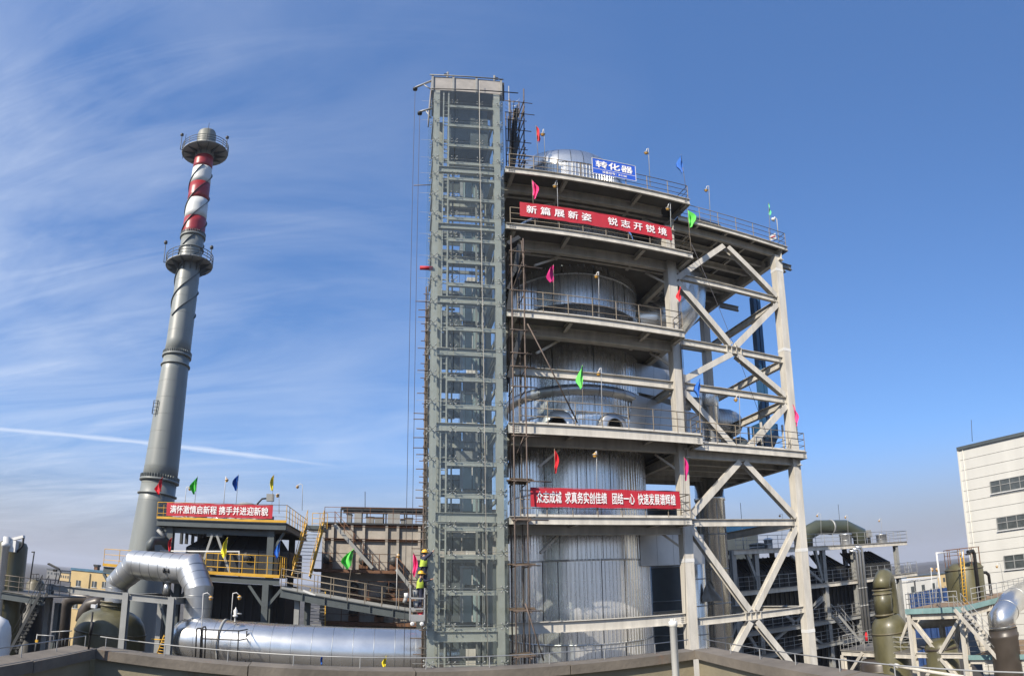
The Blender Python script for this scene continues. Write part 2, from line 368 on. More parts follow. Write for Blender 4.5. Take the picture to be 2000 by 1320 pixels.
# ------------------------------------------------------------------ concrete parapet round the roof edge
zc = -.62
pc = [PZ(0, 1302, zc), PZ(185, 1266, zc), PZ(1357, 1269, zc), PZ(1550, 1309, zc)]
pc[0] = pc[1] + (pc[0] - pc[1]) * 2.2; pc[3] = pc[2] + (pc[3] - pc[2]) * 2.6
pt = thing('parapet_wall', 'rust-streaked concrete parapet wall running round the flat roof edge in front', 'parapet', (0, 4.4, RZ))
up = V((0, 0, 1))
def seg_wall(a, c, m_wall, m_cop, k):
    d = (c - a).normalized(); nrm = V((d.y, -d.x, 0))
    if nrm.dot(-((a + c) / 2)) < 0: nrm = -nrm        # towards the camera
    L = (c - a).length
    MB().slab([a - up * .076 - nrm * .03, a + up * (RZ - zc) - nrm * .03, c + up * (RZ - zc) - nrm * .03, c - up * .076 - nrm * .03], .12).build('wall_panel', m_wall, pt)
    n = max(1, int(L / k))
    for i in range(n):
        g = .004
        p, q = a + d * (L * i / n + g), a + d * (L * (i + 1) / n - g)
        dz = random.uniform(-.006, .006); o = random.uniform(-.006, .006)
        s = MB(); e = [nrm * (.02 + o), nrm * (.02 + o) - up * .075, nrm * (-.16 + o) - up * .075, nrm * (-.16 + o) + up * .006]
        vs = [p + x + up * dz for x in e] + [q + x + up * dz for x in e]
        s.add(vs, [(0, 1, 2, 3), (7, 6, 5, 4), (0, 4, 5, 1), (1, 5, 6, 2), (2, 6, 7, 3), (3, 7, 4, 0)]); s.build('coping_stone', m_cop, pt)
for a, c in zip(pc, pc[1:]): seg_wall(a, c, M['concrete'], M['coping'], .95)
for j, (a, c) in enumerate(zip(pc, pc[1:])):           # thin lightning strip on short stems
    d = (c - a).normalized(); nrm = V((d.y, -d.x, 0)); nrm = nrm if nrm.dot(-((a + c) / 2)) > 0 else -nrm
    o = -nrm * .09 + up * .085
    t = MB().tube([a + o, c + o], .0045, 5).build('earthing_strip', M['galv'], pt)
    for i in range(int((c - a).length / .47) + 1):
        p = a + d * (.47 * i + .05) + o; ob = put(ucyl(M['galv'], 5), 'strip_holder', t, p - up * .09); ob.scale = (.004, .004, .09)
wp = thing('vent_pipe', 'white plastic vent pipe standing on the roof in front of the grey column', 'pipe', PZ(1316, 1300, -.62) * .82)
q = P(1314, 1212, wp.location.y); q = V((q.x, q.y, q.z))
MB().lathe((q.x, q.y, RZ), [(.0215, 0), (.0215, q.z - RZ - .035), (.026, q.z - RZ - .033), (.026, q.z - RZ - .008), (.022, q.z - RZ - .002), (.0, q.z - RZ)], 20).build('pipe_shaft', M['white_plastic'], wp)
for i in range(5): MB().box((q.x + .013 * math.cos(i * 1.26), q.y + .013 * math.sin(i * 1.26), q.z + .006), (.004, .004, .014)).build('cap_prong', M['white_plastic'], wp)
a, c = PZ(-120, 1325, -.75), PZ(163, 1277, -.75)
dd = (c - a).normalized(); nn = V((-dd.y, dd.x, 0)); nn = nn if nn.dot(-a) > 0 else -nn
cp = thing('conduit_pipe', 'pale conduit pipe clipped along the inside of the parapet at lower left', 'pipe', a + nn * .05)
MB().tube([a + nn * .05, c + nn * .05], .014, 10).build('pipe_run', M['white_paint'], cp)
MB().tube([c + nn * .05, c + nn * .05 + dd * .05], .017, 10).build('end_cap', M['rubber_black'], cp)
pb = P(172, 1276, PZ(178, 1268, -.62).y - .02)
sp_ = thing('sensor_pole', 'thin black pole with a small white box on the parapet corner', 'pole', pb)
MB().tube([pb, P(181, 1195, pb.y)], .008, 8).build('pole_shaft', M['rubber_black'], sp_)
MB().tube([P(176, 1240, pb.y), P(181, 1215, pb.y)], .013, 8).build('sleeve', M['rubber_black'], sp_)
MB().box(P(183.5, 1184, pb.y), (.037, .03, .027), .1).build('sensor_box', M['white_paint'], sp_)
MB().tube([P(187, 1182, pb.y), P(190, 1179, pb.y), P(190, 1186, pb.y)], .002, 5).build('cable', M['white_paint'], sp_)

# ================================================================== converter tank
TX, TY, TR = 10.55, 32.2, 4.1
tank = thing('converter_tank', 'tall silver converter tank clad in ribbed aluminium sheets behind the platforms', 'tank', (TX, TY, GZ))
MB().lathe((TX, TY, 0), [(TR - .06, GZ), (TR - .06, 22.3)], 64).build('tank_shell', M['alu_seam'], tank)
tiers = [GZ, -3.2, 1.25, 4.9, 9.2, 13.35, 18.0, 22.5]
NS = 56; sw = 2 * pi / NS
def sheet_mesh(R_, h, nrib=2):
    b = MB(); pr = []
    for k in range(nrib):
        t0 = -sw / 2 + sw * k / nrib; w = sw / nrib
        for fr, o in ((0.0, 0), (.62, 0), (.72, .036), (.86, .036), (.96, 0)): pr.append((t0 + w * fr, o))
    pr.append((sw / 2 * .995, .004))
    vs = []
    for z in (0, h):
        for t, o in pr: vs.append(((R_ + o) * math.sin(t), -(R_ + o) * math.cos(t), z))
    n = len(pr); b.add(vs, [(i, i + 1, n + i + 1, n + i) for i in range(n - 1)]); return b
for ti in range(len(tiers) - 1):
    z0, z1 = tiers[ti], tiers[ti + 1]; me = proto('cladding_sheet', sheet_mesh(TR, z1 - z0 + .06), M['alu_tank'])
    for k in range(-15, 17):
        a = k * sw + ti * .03
        ob = put(me, 'cladding_sheet', tank, (TX + random.uniform(-.008, .008), TY + random.uniform(-.008, .008), z0), rot=(random.uniform(-.004, .004), random.uniform(-.004, .004), a + random.uniform(-.012, .012)))
for z in tiers[1:-1]:
    MB().lathe((TX, TY, z), [(TR + .01, -.05), (TR + .05, -.045), (TR + .05, .045), (TR + .01, .05)], 96).build('cladding_band', M['alu_dull'], tank)
# upper head above the top platform: ribbed drum with a shallow sheet roof
HR = 3.85; HX = TX - .2; HU = .1
MB().lathe((HX, TY, 0), [(HR - .05, 22), (HR - .05, 27.7)], 48).build('head_shell', M['alu_seam'], tank)
me = proto('head_sheet', sheet_mesh(HR, 4.75 + HU), M['alu_dull'])
for k in range(-15, 16): put(me, 'head_sheet', tank, (HX, TY, 22.5), rot=(0, 0, k * sw + random.uniform(-.01, .01)))
for k in range(32):
    a0, a1 = 2 * pi * k / 32, 2 * pi * (k + 1) / 32 - .008
    MB().lathe((HX, TY, 0), [(HR + .05, 27.2 + HU), (HR + .05, 27.35 + HU), (HR - .02, 27.9 + HU), (HR - .2, 28.45 + HU), (HR - .55, 28.95 + HU), (2.3, 29.35 + HU), (1.2, 29.6 + HU), (.05, 29.7 + HU)], 2, a0=a0, a1=a1).build('roof_sheet', M['alu'], tank)
# flared skirt of plain sheets just above the third platform, and a smooth shoulder ring above the nozzles
zs0, zs1 = 13.36, P(1105, 588, TY - TR - .1).z
for k in range(48):
    a0, a1 = 2 * pi * k / 48, 2 * pi * (k + 1) / 48 - .006
    MB().lathe((TX, TY, 0), [(TR + .34, zs0), (TR + .3, zs0 + (zs1 - zs0) * .45), (TR + .18, zs1 - .1), (TR + .06, zs1)], 2, a0=a0, a1=a1).build('skirt_sheet', M['alu'], tank)
MB().lathe((TX, TY, zs1), [(TR + .05, -.03), (TR + .1, -.03), (TR + .1, .03), (TR + .05, .03)], 96).build('skirt_trim', M['alu_seam'], tank)
zh1, zh0 = P(1130, 747, TY - TR - .1).z, P(1130, 767, TY - TR - .1).z
for k in range(32):
    a0, a1 = 2 * pi * k / 32, 2 * pi * (k + 1) / 32 - .006
    MB().lathe((TX, TY, 0), [(TR + .04, zh0 - .05), (TR + .26, zh0 + .1), (TR + .28, (zh0 + zh1) / 2), (TR + .2, zh1 - .08), (TR + .05, zh1)], 2, a0=a0, a1=a1).build('shoulder_sheet', M['alu_dull'], tank)
# inspection nozzles at the sixth platform
for az, rr in ((R(-30), .92), (R(9), .82)):
    d = V((math.sin(az), -math.cos(az), 0)); c = V((TX, TY, 8.35)) + d * (TR - .1)
    nz = MB().lathe(c, [(rr, 0), (rr, .62), (rr - .05, .68), (rr * .55, .68)], 32, axis=d).build('nozzle', M['alu_dull'], tank)
    MB().lathe(c, [(rr * .55, .68), (rr * .53, .3), (0.01, .3)], 28, axis=d).build('nozzle_mouth', M['black_plate'], nz)
    MB().lathe(c, [(rr * .57, .66), (rr * .57, .74), (rr * .5, .74), (rr * .5, .6)], 28, axis=d).build('nozzle_flange', M['dark_steel'], nz)

# ================================================================== converter frame
cf = thing('converter_steelwork', 'beige-grey steel frame with platforms and cross braces around the silver tank', 'frame', (14.55, 26.4, GZ))
YP, YC, XL, XR, YB = 25.0, 26.4, 14.55, 22.4, 35.6
PM, PD = M['primer'], M['primer']
def col(x, y, z1, w=.56, joints=()):
    c = MB().lohi((x - w / 2, y - w / 2, GZ), (x + w / 2, y + w / 2, z1)).build('column', PM, cf)
    for s in (-1, 1):      # edge strips of the welded box
        MB().lohi((x + s * (w / 2 - .05) - .02, y - w / 2 - .012, GZ), (x + s * (w / 2 - .05) + .02, y - w / 2, z1)).build('edge_strip', PM, c)
    for z in joints:
        MB().lohi((x - w / 2 - .012, y - w / 2 - .014, z - .1), (x + w / 2 + .012, y + w / 2 + .014, z + .1)).build('joint_band', M['white_paint'], c)
col(XL, YC, 21.3, joints=(1.0,)); col(XR, YC, 21.3, joints=(14.1, 1.3, -3.6, 20.1))
for x, y in ((XL, YB), (XR, YB), (4.6, YB)): col(x, y, 21.3)
def fb(p0, p1, h=.4, w=.26, name='beam', m=None): return MB().ibeam(p0, p1, h, w).build(name, m or PM, cf)
def bolts(x, y, z, nx=2, nz=3, parent=None):
    for i in range(nx):
        for k in range(nz): put(BOLT, 'bolt', parent or cf, (x + i * .09, y, z + (k - (nz - 1) / 2) * .11))
BOLT = proto('bolt', MB().lathe((0, 0, 0), [(.03, 0), (.03, -.03), (.001, -.03)], 6, axis=(0, 1, 0)).lathe((0, 0, 0), [(.03, 0), (.03, .03), (.001, .03)], 6, axis=(0, -1, 0)), M['galv'])
tops = dict(R1=17.97, R2=13.58, R3=10.85, R5=3.2, R6=-2.07, R7=-7.2)
for k, z in tops.items():
    be = fb((XL + .29, YC, z - .2), (XR - .29, YC, z - .2))
    bolts(XL + .42, YC - .03, z - .2, parent=be); bolts(XR - .5, YC - .03, z - .2, parent=be)
    fb((XR, YC + .29, z - .25), (XR, YB - .29, z - .25), .5, .28)          # side face
    fb((XL + .29, YB, z - .25), (XR - .29, YB, z - .25), .45, .28)         # rear face
    fb((XL, YC + .29, z - .25), (XL, YB - .29, z - .25), .45, .26)
for z, h in ((10.6, .46), (-2.02, .56), (-7.5, .5)):
    be = fb((4.9, YC, z), (XL - .29, YC, z), h, .3); bolts(XL - .52, YC - .03, z, 2, 4, be)
def brace(x0, z0, x1, z1, y=YC, w=.36): return MB().ibeam((x0, y, z0), (x1, y, z1), w, w * .95, up=(0, 1, 0), tf=.025).build('brace', PM, cf)
xm = 18.45
for a in ((xm - .15, 20.9, XL + .1, 17.3), (xm + .15, 20.9, XR - .3, 18.0), (XL + .3, 17.4, xm - .2, 13.7), (XR - .3, 17.4, xm + .2, 13.7),
          (xm - .2, 13.1, XL + .3, 10.95), (xm + .2, 13.1, XR - .3, 10.95), (XL + .3, 10.3, xm - .45, 7.3), (XR - .3, 10.3, xm + .5, 7.3),
          (xm - .15, 6.5, XL + .3, 3.3), (xm + .15, 6.5, XR - .3, 3.3), (XL + .3, 2.7, xm - .2, -1.95), (XR - .3, 2.7, xm + .2, -1.95),
          (xm - .2, -2.6, XL + .3, -7), (xm + .2, -2.6, XR - .3, -7)): brace(*a)
for z in (13.38, -2.27):       # stiffened knots where the braces cross the beams
    g = MB().lohi((xm - .5, YC - .012, z - .34), (xm + .5, YC + .012, z + .34)).build('gusset', PM, cf)
    for x in (-.5, -.17, .17, .5): MB().lohi((xm + x - .012, YC - .17, z - .22), (xm + x + .012, YC + .17, z + .22)).build('stiffener', PM, g)
    for s in (-1, 1): MB().lohi((xm - .52, YC - .18, z + s * .22 - .012), (xm + .52, YC + .18, z + s * .22 + .012)).build('stiffener', PM, g)
for z in (17.77, 10.65, 3.0):
    for x, s in ((XR - .42, 1), (XL + .42, -1)):
        g = MB().lohi((x - .16, YC - .012, z - .55), (x + .16, YC + .012, z + .55)).build('gusset', PM, cf)
        for e in (-.2, .2): MB().lohi((x - .2, YC - .16, z + e - .012), (x + .2, YC + .16, z + e + .012)).build('stiffener', PM, g)
# decks
def ring_deck(x0, x1, y0, y1, z, t, cx, cyy, r, n=48):
    b = MB(); ci, re = [], []
    for i in range(n):
        a = 2 * pi * i / n; dx_, dy_ = math.cos(a), math.sin(a)
        ks = []
        if dx_ > 1e-6: ks.append((x1 - cx) / dx_)
        if dx_ < -1e-6: ks.append((x0 - cx) / dx_)
        if dy_ > 1e-6: ks.append((y1 - cyy) / dy_)
        if dy_ < -1e-6: ks.append((y0 - cyy) / dy_)
        k = min(ks); ci.append((cx + r * dx_, cyy + r * dy_)); re.append((cx + k * dx_, cyy + k * dy_))
    for corner in ((x0, y0), (x1, y0), (x1, y1), (x0, y1)):
        i = min(range(n), key=lambda i: (re[i][0] - corner[0]) ** 2 + (re[i][1] - corner[1]) ** 2); re[i] = corner
    for zz_, fl in ((z, 0), (z - t, 1)):
        vs = [(x, y, zz_) for x, y in ci] + [(x, y, zz_) for x, y in re]
        fs = [(i, n + i, n + (i + 1) % n, (i + 1) % n) for i in range(n)]
        b.add(vs, [f[::-1] for f in fs] if fl else fs)
    return b
plats = [('P1', 22.42, 15.35, .44), ('P2', 18.3, 15.28, .40), ('P4', 12.94, 14.42, .40), ('P6', 6.95, 15.12, .5), ('P7', 2.74, 14.2, .36)]
RB = M['rail_brown']
for nm, zb, x1, h in plats:
    zt_ = zb + h
    e = MB().chan((4.95, YP, zb + h / 2), (x1, YP, zb + h / 2), h, .11, side=1).build('edge_beam', PM, cf)
    bolts(5.15, YP - .02, zb + h / 2, 4, 3, e); bolts(x1 - .3, YP - .02, zb + h / 2, 2, 3, e)
    MB().lohi((x1 - .012, YP + .014, zb), (x1 + .012, YC, zb + h)).build('end_plate', PM, cf)
    ring_deck(4.95, x1 - .02, YP + .02, 36.2, zt_ - .03, .05, TX, TY, TR + .02).build('deck_plate', M['deck'], cf)
    fb((4.95, YC, zb + h - .4), (XL - .29, YC, zb + h - .4), .62, .3, 'girder')
    for y in (27.25, 36.0): fb((4.95, y, zb + h - .24), (x1 - .1, y, zb + h - .24), .34, .2, 'joist')
    for x in (5.4, 8.2, 12.4, x1 - .1): fb((x, YP + .14, zb + h - .22), (x, (27.6 if abs(x - TX) < 3.5 else 36), zb + h - .22), .3, .18, 'joist')
    for s in (-1, 1):      # knee braces under the deck towards the column
        MB().bar((TX + s * 2.7 + .2, 27.3, zb - .1), (TX + s * 3.9 + .1, 26.5, zb - 1.2), .12, .12).build('knee_brace', PM, cf)
    if nm in ('P1', 'P2'): pts = [(5.2, YP + .04, zt_), (x1 - .05, YP + .04, zt_), (x1 - .05, YC + .5, zt_)]
    else: pts = [(5.5, YP + .04, zt_), (x1 - .05, YP + .04, zt_), (x1 - .05, YC - .35, zt_)]
    railing(cf, pts, RB, toe_m=PM, gap=1.32, h=1.2)
# right-hand platforms
for zb, h, y1, dh in ((21.62, .36, 39.2, .85), (6.85, .42, 35.4, .5)):
    x0, x1 = 15.0, 22.95; yT = 25.8
    e = MB().chan((x0, yT, zb + h / 2), (x1, yT, zb + h / 2), h, .11, side=1).build('edge_beam', PM, cf); bolts(x1 - .25, yT - .02, zb + h / 2, 2, 3, e)
    MB().lohi((x1 - .012, yT + .014, zb), (x1 + .012, y1, zb + h)).build('end_plate', PM, cf)
    MB().lohi((x0, yT + .02, zb + h - .06), (x1 - .014, y1, zb + h - .02)).build('deck_plate', M['deck'] if zb > 10 else M['deck'], cf)
    fb((XR + .1, yT + .1, zb - dh / 2 + .1), (XR + .1, y1, zb - dh / 2 + .1), dh, .3, 'girder')
    fb((x0 - .3, yT + .1, zb - dh / 2 + .1), (x0 - .3, y1, zb - dh / 2 + .1), dh, .3, 'girder')
    y = 26.4
    while y < y1:
        fb((x0 - .2, y, zb - .12), (XR - .05, y, zb - .12), .44, .24, 'joist'); y += 1.55
    for x in (16.4, 18.4, 20.4): fb((x, yT + .1, zb + h - .17), (x, y1, zb + h - .17), .2, .14, 'joist')
    railing(cf, [(x0 + .2, yT + .04, zb + h), (x1 - .06, yT + .04, zb + h), (x1 - .06, y1 - .2, zb + h)] if zb > 10 else [(x0 + .3, yT + .04, zb + h), (x1 - .06, yT + .04, zb + h), (x1 - .06, yT + 3.2, zb + h)], RB, toe_m=PM, gap=1.3, h=1.2)
for y, z in ((26.9, 21.15), (33.2, 20.6)):
    MB().ibeam((22.3, y, z), (24.1 if y < 30 else 24.0, y, z), .4, .22).build('stub_beam', M['primer_dark'], cf)
    if y < 30: MB().ibeam((22.3, y + .5, z + .05), (24.0, y + .5, z + .05), .4, .22).build('stub_beam', M['primer_dark'], cf)
# dark sheet leaning on the top right-hand platform
b = MB(); a, c, d = P(1352, 411, 26.6), P(1408, 428, 26.6), P(1396, 436, 26.2)
s_ = b.slab([(a.x, 26.3, 22.15), (c.x, 26.3, 22.15), (c.x + .1, 26.9, 23.15), (a.x, 26.9, 23.25)], .03).build('leaning_sheet', M['black_plate'])
tag(s_, 'black sheet leaning behind the railing of the upper right platform', 'sheet')

# ================================================================== vessels and ducts beside the tank
def vessel(name, label, cat, c, prof, m, n=40, seams=(), bands=()):
    t = thing(name, label, cat, c)
    MB().lathe(c, prof, n).build('shell', m, t)
    for z, r in bands: MB().lathe((c[0], c[1], c[2] + z), [(r, -.035), (r + .018, -.03), (r + .018, .03), (r, .035)], n).build('band', M['alu_seam'], t)
    for r, z0, z1 in seams:
        for k in range(10):
            a = 2 * pi * k / 10 + .2
            MB().box((c[0] + (r + .004) * math.cos(a), c[1] + (r + .004) * math.sin(a), c[2] + (z0 + z1) / 2), (.014, .05, z1 - z0), a).build('seam', M['alu_seam'], t)
    return t
q = P(1394, 1100, 33.0)
E1 = vessel('heat_exchanger', 'tall silver heat exchanger cylinder behind the lower cross braces', 'vessel', (q.x, 33.0, GZ), [(1.0, 0), (1.0, 18.2), (1.06, 18.25), (1.06, 18.45), (1.0, 18.5), (1.0, 19.6), (.9, 20.0)], M['alu'], bands=[(z, 1.0) for z in (4, 6.5, 9.0, 11.3, 13.6, 15.9)], seams=((1.0, 0, 18),))
q = P(1360, 1100, 31.5)
vessel('slim_silver_column', 'slim bluish silver column between the grey corner column and the larger exchanger', 'vessel', (q.x, 31.5, GZ), [(.55, 0), (.55, 15.2), (.4, 15.6)], M['alu'], bands=[(z, .55) for z in (5, 7.4, 9.5, 11.3, 13, 14.6)])
q = P(1386, 800, 32.5)
vessel('upper_silver_drum', 'round-topped silver drum standing on the middle right platform', 'vessel', (q.x, 32.5, 7.2), [(.62, 0), (.62, 4.55), (.66, 4.6), (.66, 5.5), (.55, 5.95), (.25, 6.15), (.01, 6.2)], M['alu'], bands=[(4.55, .62), (2.2, .62)], seams=((.62, 0, 4.5),))
q = P(1422, 828, 33.6)
hv = thing('round_end_vessel', 'silver horizontal vessel with a domed end beside the upper drum', 'vessel', (q.x, 33.6, 7.3))
MB().lathe((q.x - 1.6, 33.6, q.z), [(.05, -.02), (1.0, 0), (1.05, .1), (1.05, 1.6), (.98, 2.0), (.8, 2.35), (.45, 2.6), (.02, 2.7)], 36, axis=(1, 0, 0)).build('shell', M['alu_dull'], hv)
for i in range(7): MB().lathe((q.x - 1.6, 33.6, q.z), [(1.06, .2 + i * .22), (1.075, .21 + i * .22), (1.06, .22 + i * .22)], 36, axis=(1, 0, 0)).build('seam', M['alu_seam'], hv)
for x in (-1.0, -.1): MB().box((q.x + x, 33.6, (q.z - 1 + 7.25) / 2), (.14, 1.2, max(.3, q.z - .6 - 7.25))).build('saddle', M['slate_paint'], hv)
# ducts running from the tank to the right
def box_duct(name, label, p0, p1, w, h, m=None, ribs=5):
    p0, p1 = V(p0), V(p1); t = thing(name, label, 'duct', p0)
    MB().bar(p0, p1, w, h).build('casing', m or M['alu_dull'], t)
    for i in range(1, ribs):
        q = p0 + (p1 - p0) * (i / ribs); d = (p1 - p0).normalized() * .012
        MB().bar(q - d, q + d, w + .012, h + .012).build('seam', M['alu_seam'], t)
    return t
def round_duct(name, label, pts, r, m, n=28, seams=True, cat='duct'):
    pts = [V(p) for p in pts]; t = thing(name, label, cat, pts[0])
    MB().tube(pts, r, n).build('casing', m, t)
    if seams:
        for a, c in zip(pts, pts[1:]):
            L = (c - a).length; k = int(L / .8); d = (c - a).normalized()
            for i in range(1, k):
                q = a + d * (L * i / k); MB().lathe(q, [(r, -.012), (r + .012, -.008), (r + .012, .008), (r, .012)], n, axis=d).build('seam', M['alu_seam'], t)
    return t
box_duct('gas_duct', 'flat-sided silver gas duct leaving the tank above the middle platform', (12.6, 29.6, 9.5), (17.4, 30.0, 8.7), 2.0, 2.5)
box_duct('gas_duct', 'silver gas duct leaving the tank just under the third platform', (12.8, 30.2, 12.1), (17.2, 30.6, 11.8), 1.9, 1.9)
box_duct('gas_duct', 'stubby cladded duct joining the lower tank to the exchanger', (12.9, 29.6, 1.75), (17.2, 30.0, 1.75), 1.7, 1.75, ribs=4)
round_duct('elbow_duct', 'wide silver elbow duct hanging under the upper right platform behind the column', [(17.2, 30.8, 21.9), (18.1, 30.8, 20.4), (17.9, 30.9, 18.7), (16.7, 31.0, 17.1), (14.0, 31.0, 16.3)], 1.45, M['alu'], seams=False)
round_duct('mid_elbow_duct', 'dark silver elbow duct behind the corner column at mid height', [(14.2, 31.4, 16.2), (16.2, 31.6, 14.8), (17.6, 32.2, 13.0), (18.0, 32.5, 11.2)], .8, M['alu_dull'], seams=False)
round_duct('low_pipe_bundle', 'thin silver pipe standing behind the lower tank edge', [(15.5, 33.5, GZ), (15.5, 33.5, 3.5)], .28, M['alu_dull'], cat='pipe')
tp = thing('wrapped_cover', 'crumpled grey tarpaulin hanging over the lower beam beside the exchanger', 'tarpaulin', (15.9, 30.8, -2))
b = MB(); nx, nz_ = 9, 8; vs = []
a, c, tpp = P(1370, 1176, 30.5), P(1412, 1172, 30.5), P(1378, 1135, 30.5)
for i in range(nz_ + 1):
    for j in range(nx + 1):
        f, g = j / nx, i / nz_; xa = a.x + (tpp.x - a.x) * g; xb = c.x + (tpp.x + .25 - c.x) * g
        vs.append((xa + (xb - xa) * f, 30.5 + .14 * math.sin(f * 13 + g * 4) + random.uniform(-.05, .05) - .1, a.z + (tpp.z - a.z) * g))
b.add(vs, [(i * (nx + 1) + j, i * (nx + 1) + j + 1, (i + 1) * (nx + 1) + j + 1, (i + 1) * (nx + 1) + j) for i in range(nz_) for j in range(nx)], True); b.build('sheet', M['primer_dark'], tp)
# blue dust hopper column
bc = P(1494, 835, 31.5); xb = bc.x
bl = thing('blue_elevator_leg', 'blue steel bucket elevator leg with hopper box on the right platform', 'machine', (xb, 31.5, 7.25))
MB().lohi((xb - .28, 31.25, 10.6), (xb - .02, 31.75, 20.9)).build('leg_casing', M['blue_paint'], bl)
MB().lohi((xb + .06, 31.25, 10.6), (xb + .34, 31.75, 20.9)).build('leg_casing', M['blue_paint'], bl)
MB().lohi((xb - .75, 30.9, 9.7), (xb + .7, 32.1, 10.6)).build('hopper_box', M['blue_paint'], bl)
b = MB(); b.lathe((xb, 31.5, 0), [(.95, 9.7), (.5, 8.8), (.5, 7.3)], 4, a0=pi / 4, a1=2 * pi + pi / 4, smooth=False); b.build('hopper_cone', M['blue_paint'], bl)
for x in (-.95, .95):
    for y in (30.7, 32.2): MB().bar((xb + x, y, 7.25), (xb + x, y, 10.5), .12, .12).build('leg', M['primer'], bl)
for y in (30.7, 32.2): MB().bar((xb - .95, y, 9.55), (xb + .95, y, 9.55), .1, .14).build('cross_bar', M['primer'], bl)
mo = thing('fan_motor', 'dark green fan and motor set on the right platform deck', 'machine', (19.4, 29.6, 7.25))
MB().lathe((19.3, 29.6, 8.0), [(.02, -.5), (.42, -.5), (.5, -.3), (.5, .4), (.3, .55), (.02, .55)], 22, axis=(1, 0, 0)).build('motor_body', M['dark_steel'], mo)
MB().lathe((20.6, 29.6, 8.15), [(.02, -.25), (.75, -.25), (.75, .25), (.02, .25)], 26, axis=(0, 1, 0)).build('fan_scroll', M['slate_paint'], mo)
MB().lohi((18.6, 29.1, 7.26), (21.3, 30.1, 7.5)).build('base_frame', M['slate_paint'], mo)
MB().tube([(19.8, 29.6, 8.0), (20.5, 29.6, 8.1)], .07, 10).build('shaft', M['galv'], mo)

rvs = thing('gap_cover_drum', 'added dark grey drum covering the bright gap right of the converter tank', 'vessel', (19.3, 39.0, GZ))  # invented drum; its dark body hides the sky beside the tank
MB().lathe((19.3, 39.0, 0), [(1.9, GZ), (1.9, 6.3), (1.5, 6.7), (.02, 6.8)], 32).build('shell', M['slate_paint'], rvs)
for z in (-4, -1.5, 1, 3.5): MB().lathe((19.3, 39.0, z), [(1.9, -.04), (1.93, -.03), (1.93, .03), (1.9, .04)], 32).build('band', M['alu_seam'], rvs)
rbk = thing('gap_cover_shed', 'added dark shed closing the bright gaps behind the converter under the platforms', 'shed', (9, 41, GZ))  # invented dark backdrop so less sky shows under the platforms
MB().lohi((1.5, 42, GZ), (21.6, 47, 1.6)).build('wall', M['slate_paint'], rbk); MB().lohi((1.2, 41.7, 1.6), (21.9, 47.3, 1.85)).build('roof', M['dark_steel'], rbk)
for i in range(13): MB().bar((2.2 + i * 1.5, 41.95, GZ), (2.2 + i * 1.5, 41.95, 1.58), .12, .1).build('wall_rib', M['dark_steel'], rbk)
# ================================================================== glazed lift tower
X0, X1, Y0, Y1 = 1.36, 4.74, 25.05, 28.4
TM = M['tower_paint']
tw_ = thing('lift_tower', 'glazed lift tower of pale green steel rising beside the converter platforms', 'tower', ((X0 + X1) / 2, (Y0 + Y1) / 2, GZ))
zt = lambda y: zat(905, y, Y0)
ztop = zt(178)
GR = [203.3, 240.3, 279.2, 313.3, 344, 383, 421, 462.5, 505, 549, 593, 635, 682.5, 733, 787, 841, 898, 961, 1025, 1080, 1151, 1223, 1297]
def tcol(x0, x1, y, w=.3):
    c = MB().ibeam(((x0 + x1) / 2, y, GZ), ((x0 + x1) / 2, y, ztop + .2), w, abs(x1 - x0), up=(0, 1, 0)).build('column', TM, tw_); return c
tcol(X0, X0 + .3, Y0 + .15); tcol(X1 - .32, X1, Y0 + .15)
tcol(1.75, 2.06, Y1, .26); tcol(X1 - .3, X1, Y1)
# battened post with rungs beside the left column
for x in (1.86, 2.12): MB().bar((x, Y0 + .2, GZ), (x, Y0 + .2, ztop), .06, .2, up=(0, 1, 0)).build('batten_post', TM, tw_)
k = 0
for a, c in zip(GR, GR[1:]):
    za, zb = zt(a), zt(c)
    for f in (-.1, .05, .3, .52):
        z = za + (zb - za) * f
        if k % 2 == 0 or f < .2: MB().bar((1.88, Y0 + .2, z), (2.1, Y0 + .2, z), .05, .045).build('rung', TM, tw_)
    k += 1
for ya, yb in ((326, 337), (437, 447), (579, 592), (680, 694), (826, 842), (1001, 1020), (1233, 1254)):     # main floor beams
    z0, z1 = zt(yb), zt(ya)
    for y in (Y0 + .12, Y1): MB().ibeam((X0 + .3, y, (z0 + z1) / 2), (X1 - .3, y, (z0 + z1) / 2), z1 - z0, .22).build('floor_beam', TM, tw_)
    for x in (X0 + .16, X1 - .16): MB().ibeam((x, Y0 + .3, (z0 + z1) / 2), (x, Y1 - .1, (z0 + z1) / 2), (z1 - z0), .2).build('floor_beam', TM, tw_)
    MB().lohi((2.3, Y1 + .2, z1 - .1), (4.3, 29.4, z1)).build('landing_slab', M['primer_dark'], tw_)
for y in GR:                                                             # glazing transoms
    z = zt(y) - .17
    if min(abs(y - q) for q in (331, 442, 585, 687, 834, 1010, 1243)) < 9: continue
    MB().lohi((2.16, Y0 + .06, z - .1), (X1 - .32, Y0 + .22, z + .1)).build('transom', TM, tw_)
    MB().lohi((2.0, Y1 - .04, z - .12), (X1 - .3, Y1 + .06, z + .08)).build('transom', M['primer_dark'], tw_)
    for x in (X0 + .08, X1 - .1): MB().lohi((x - .05, Y0 + .3, z - .08), (x + .05, Y1 - .1, z + .08)).build('transom', TM, tw_)
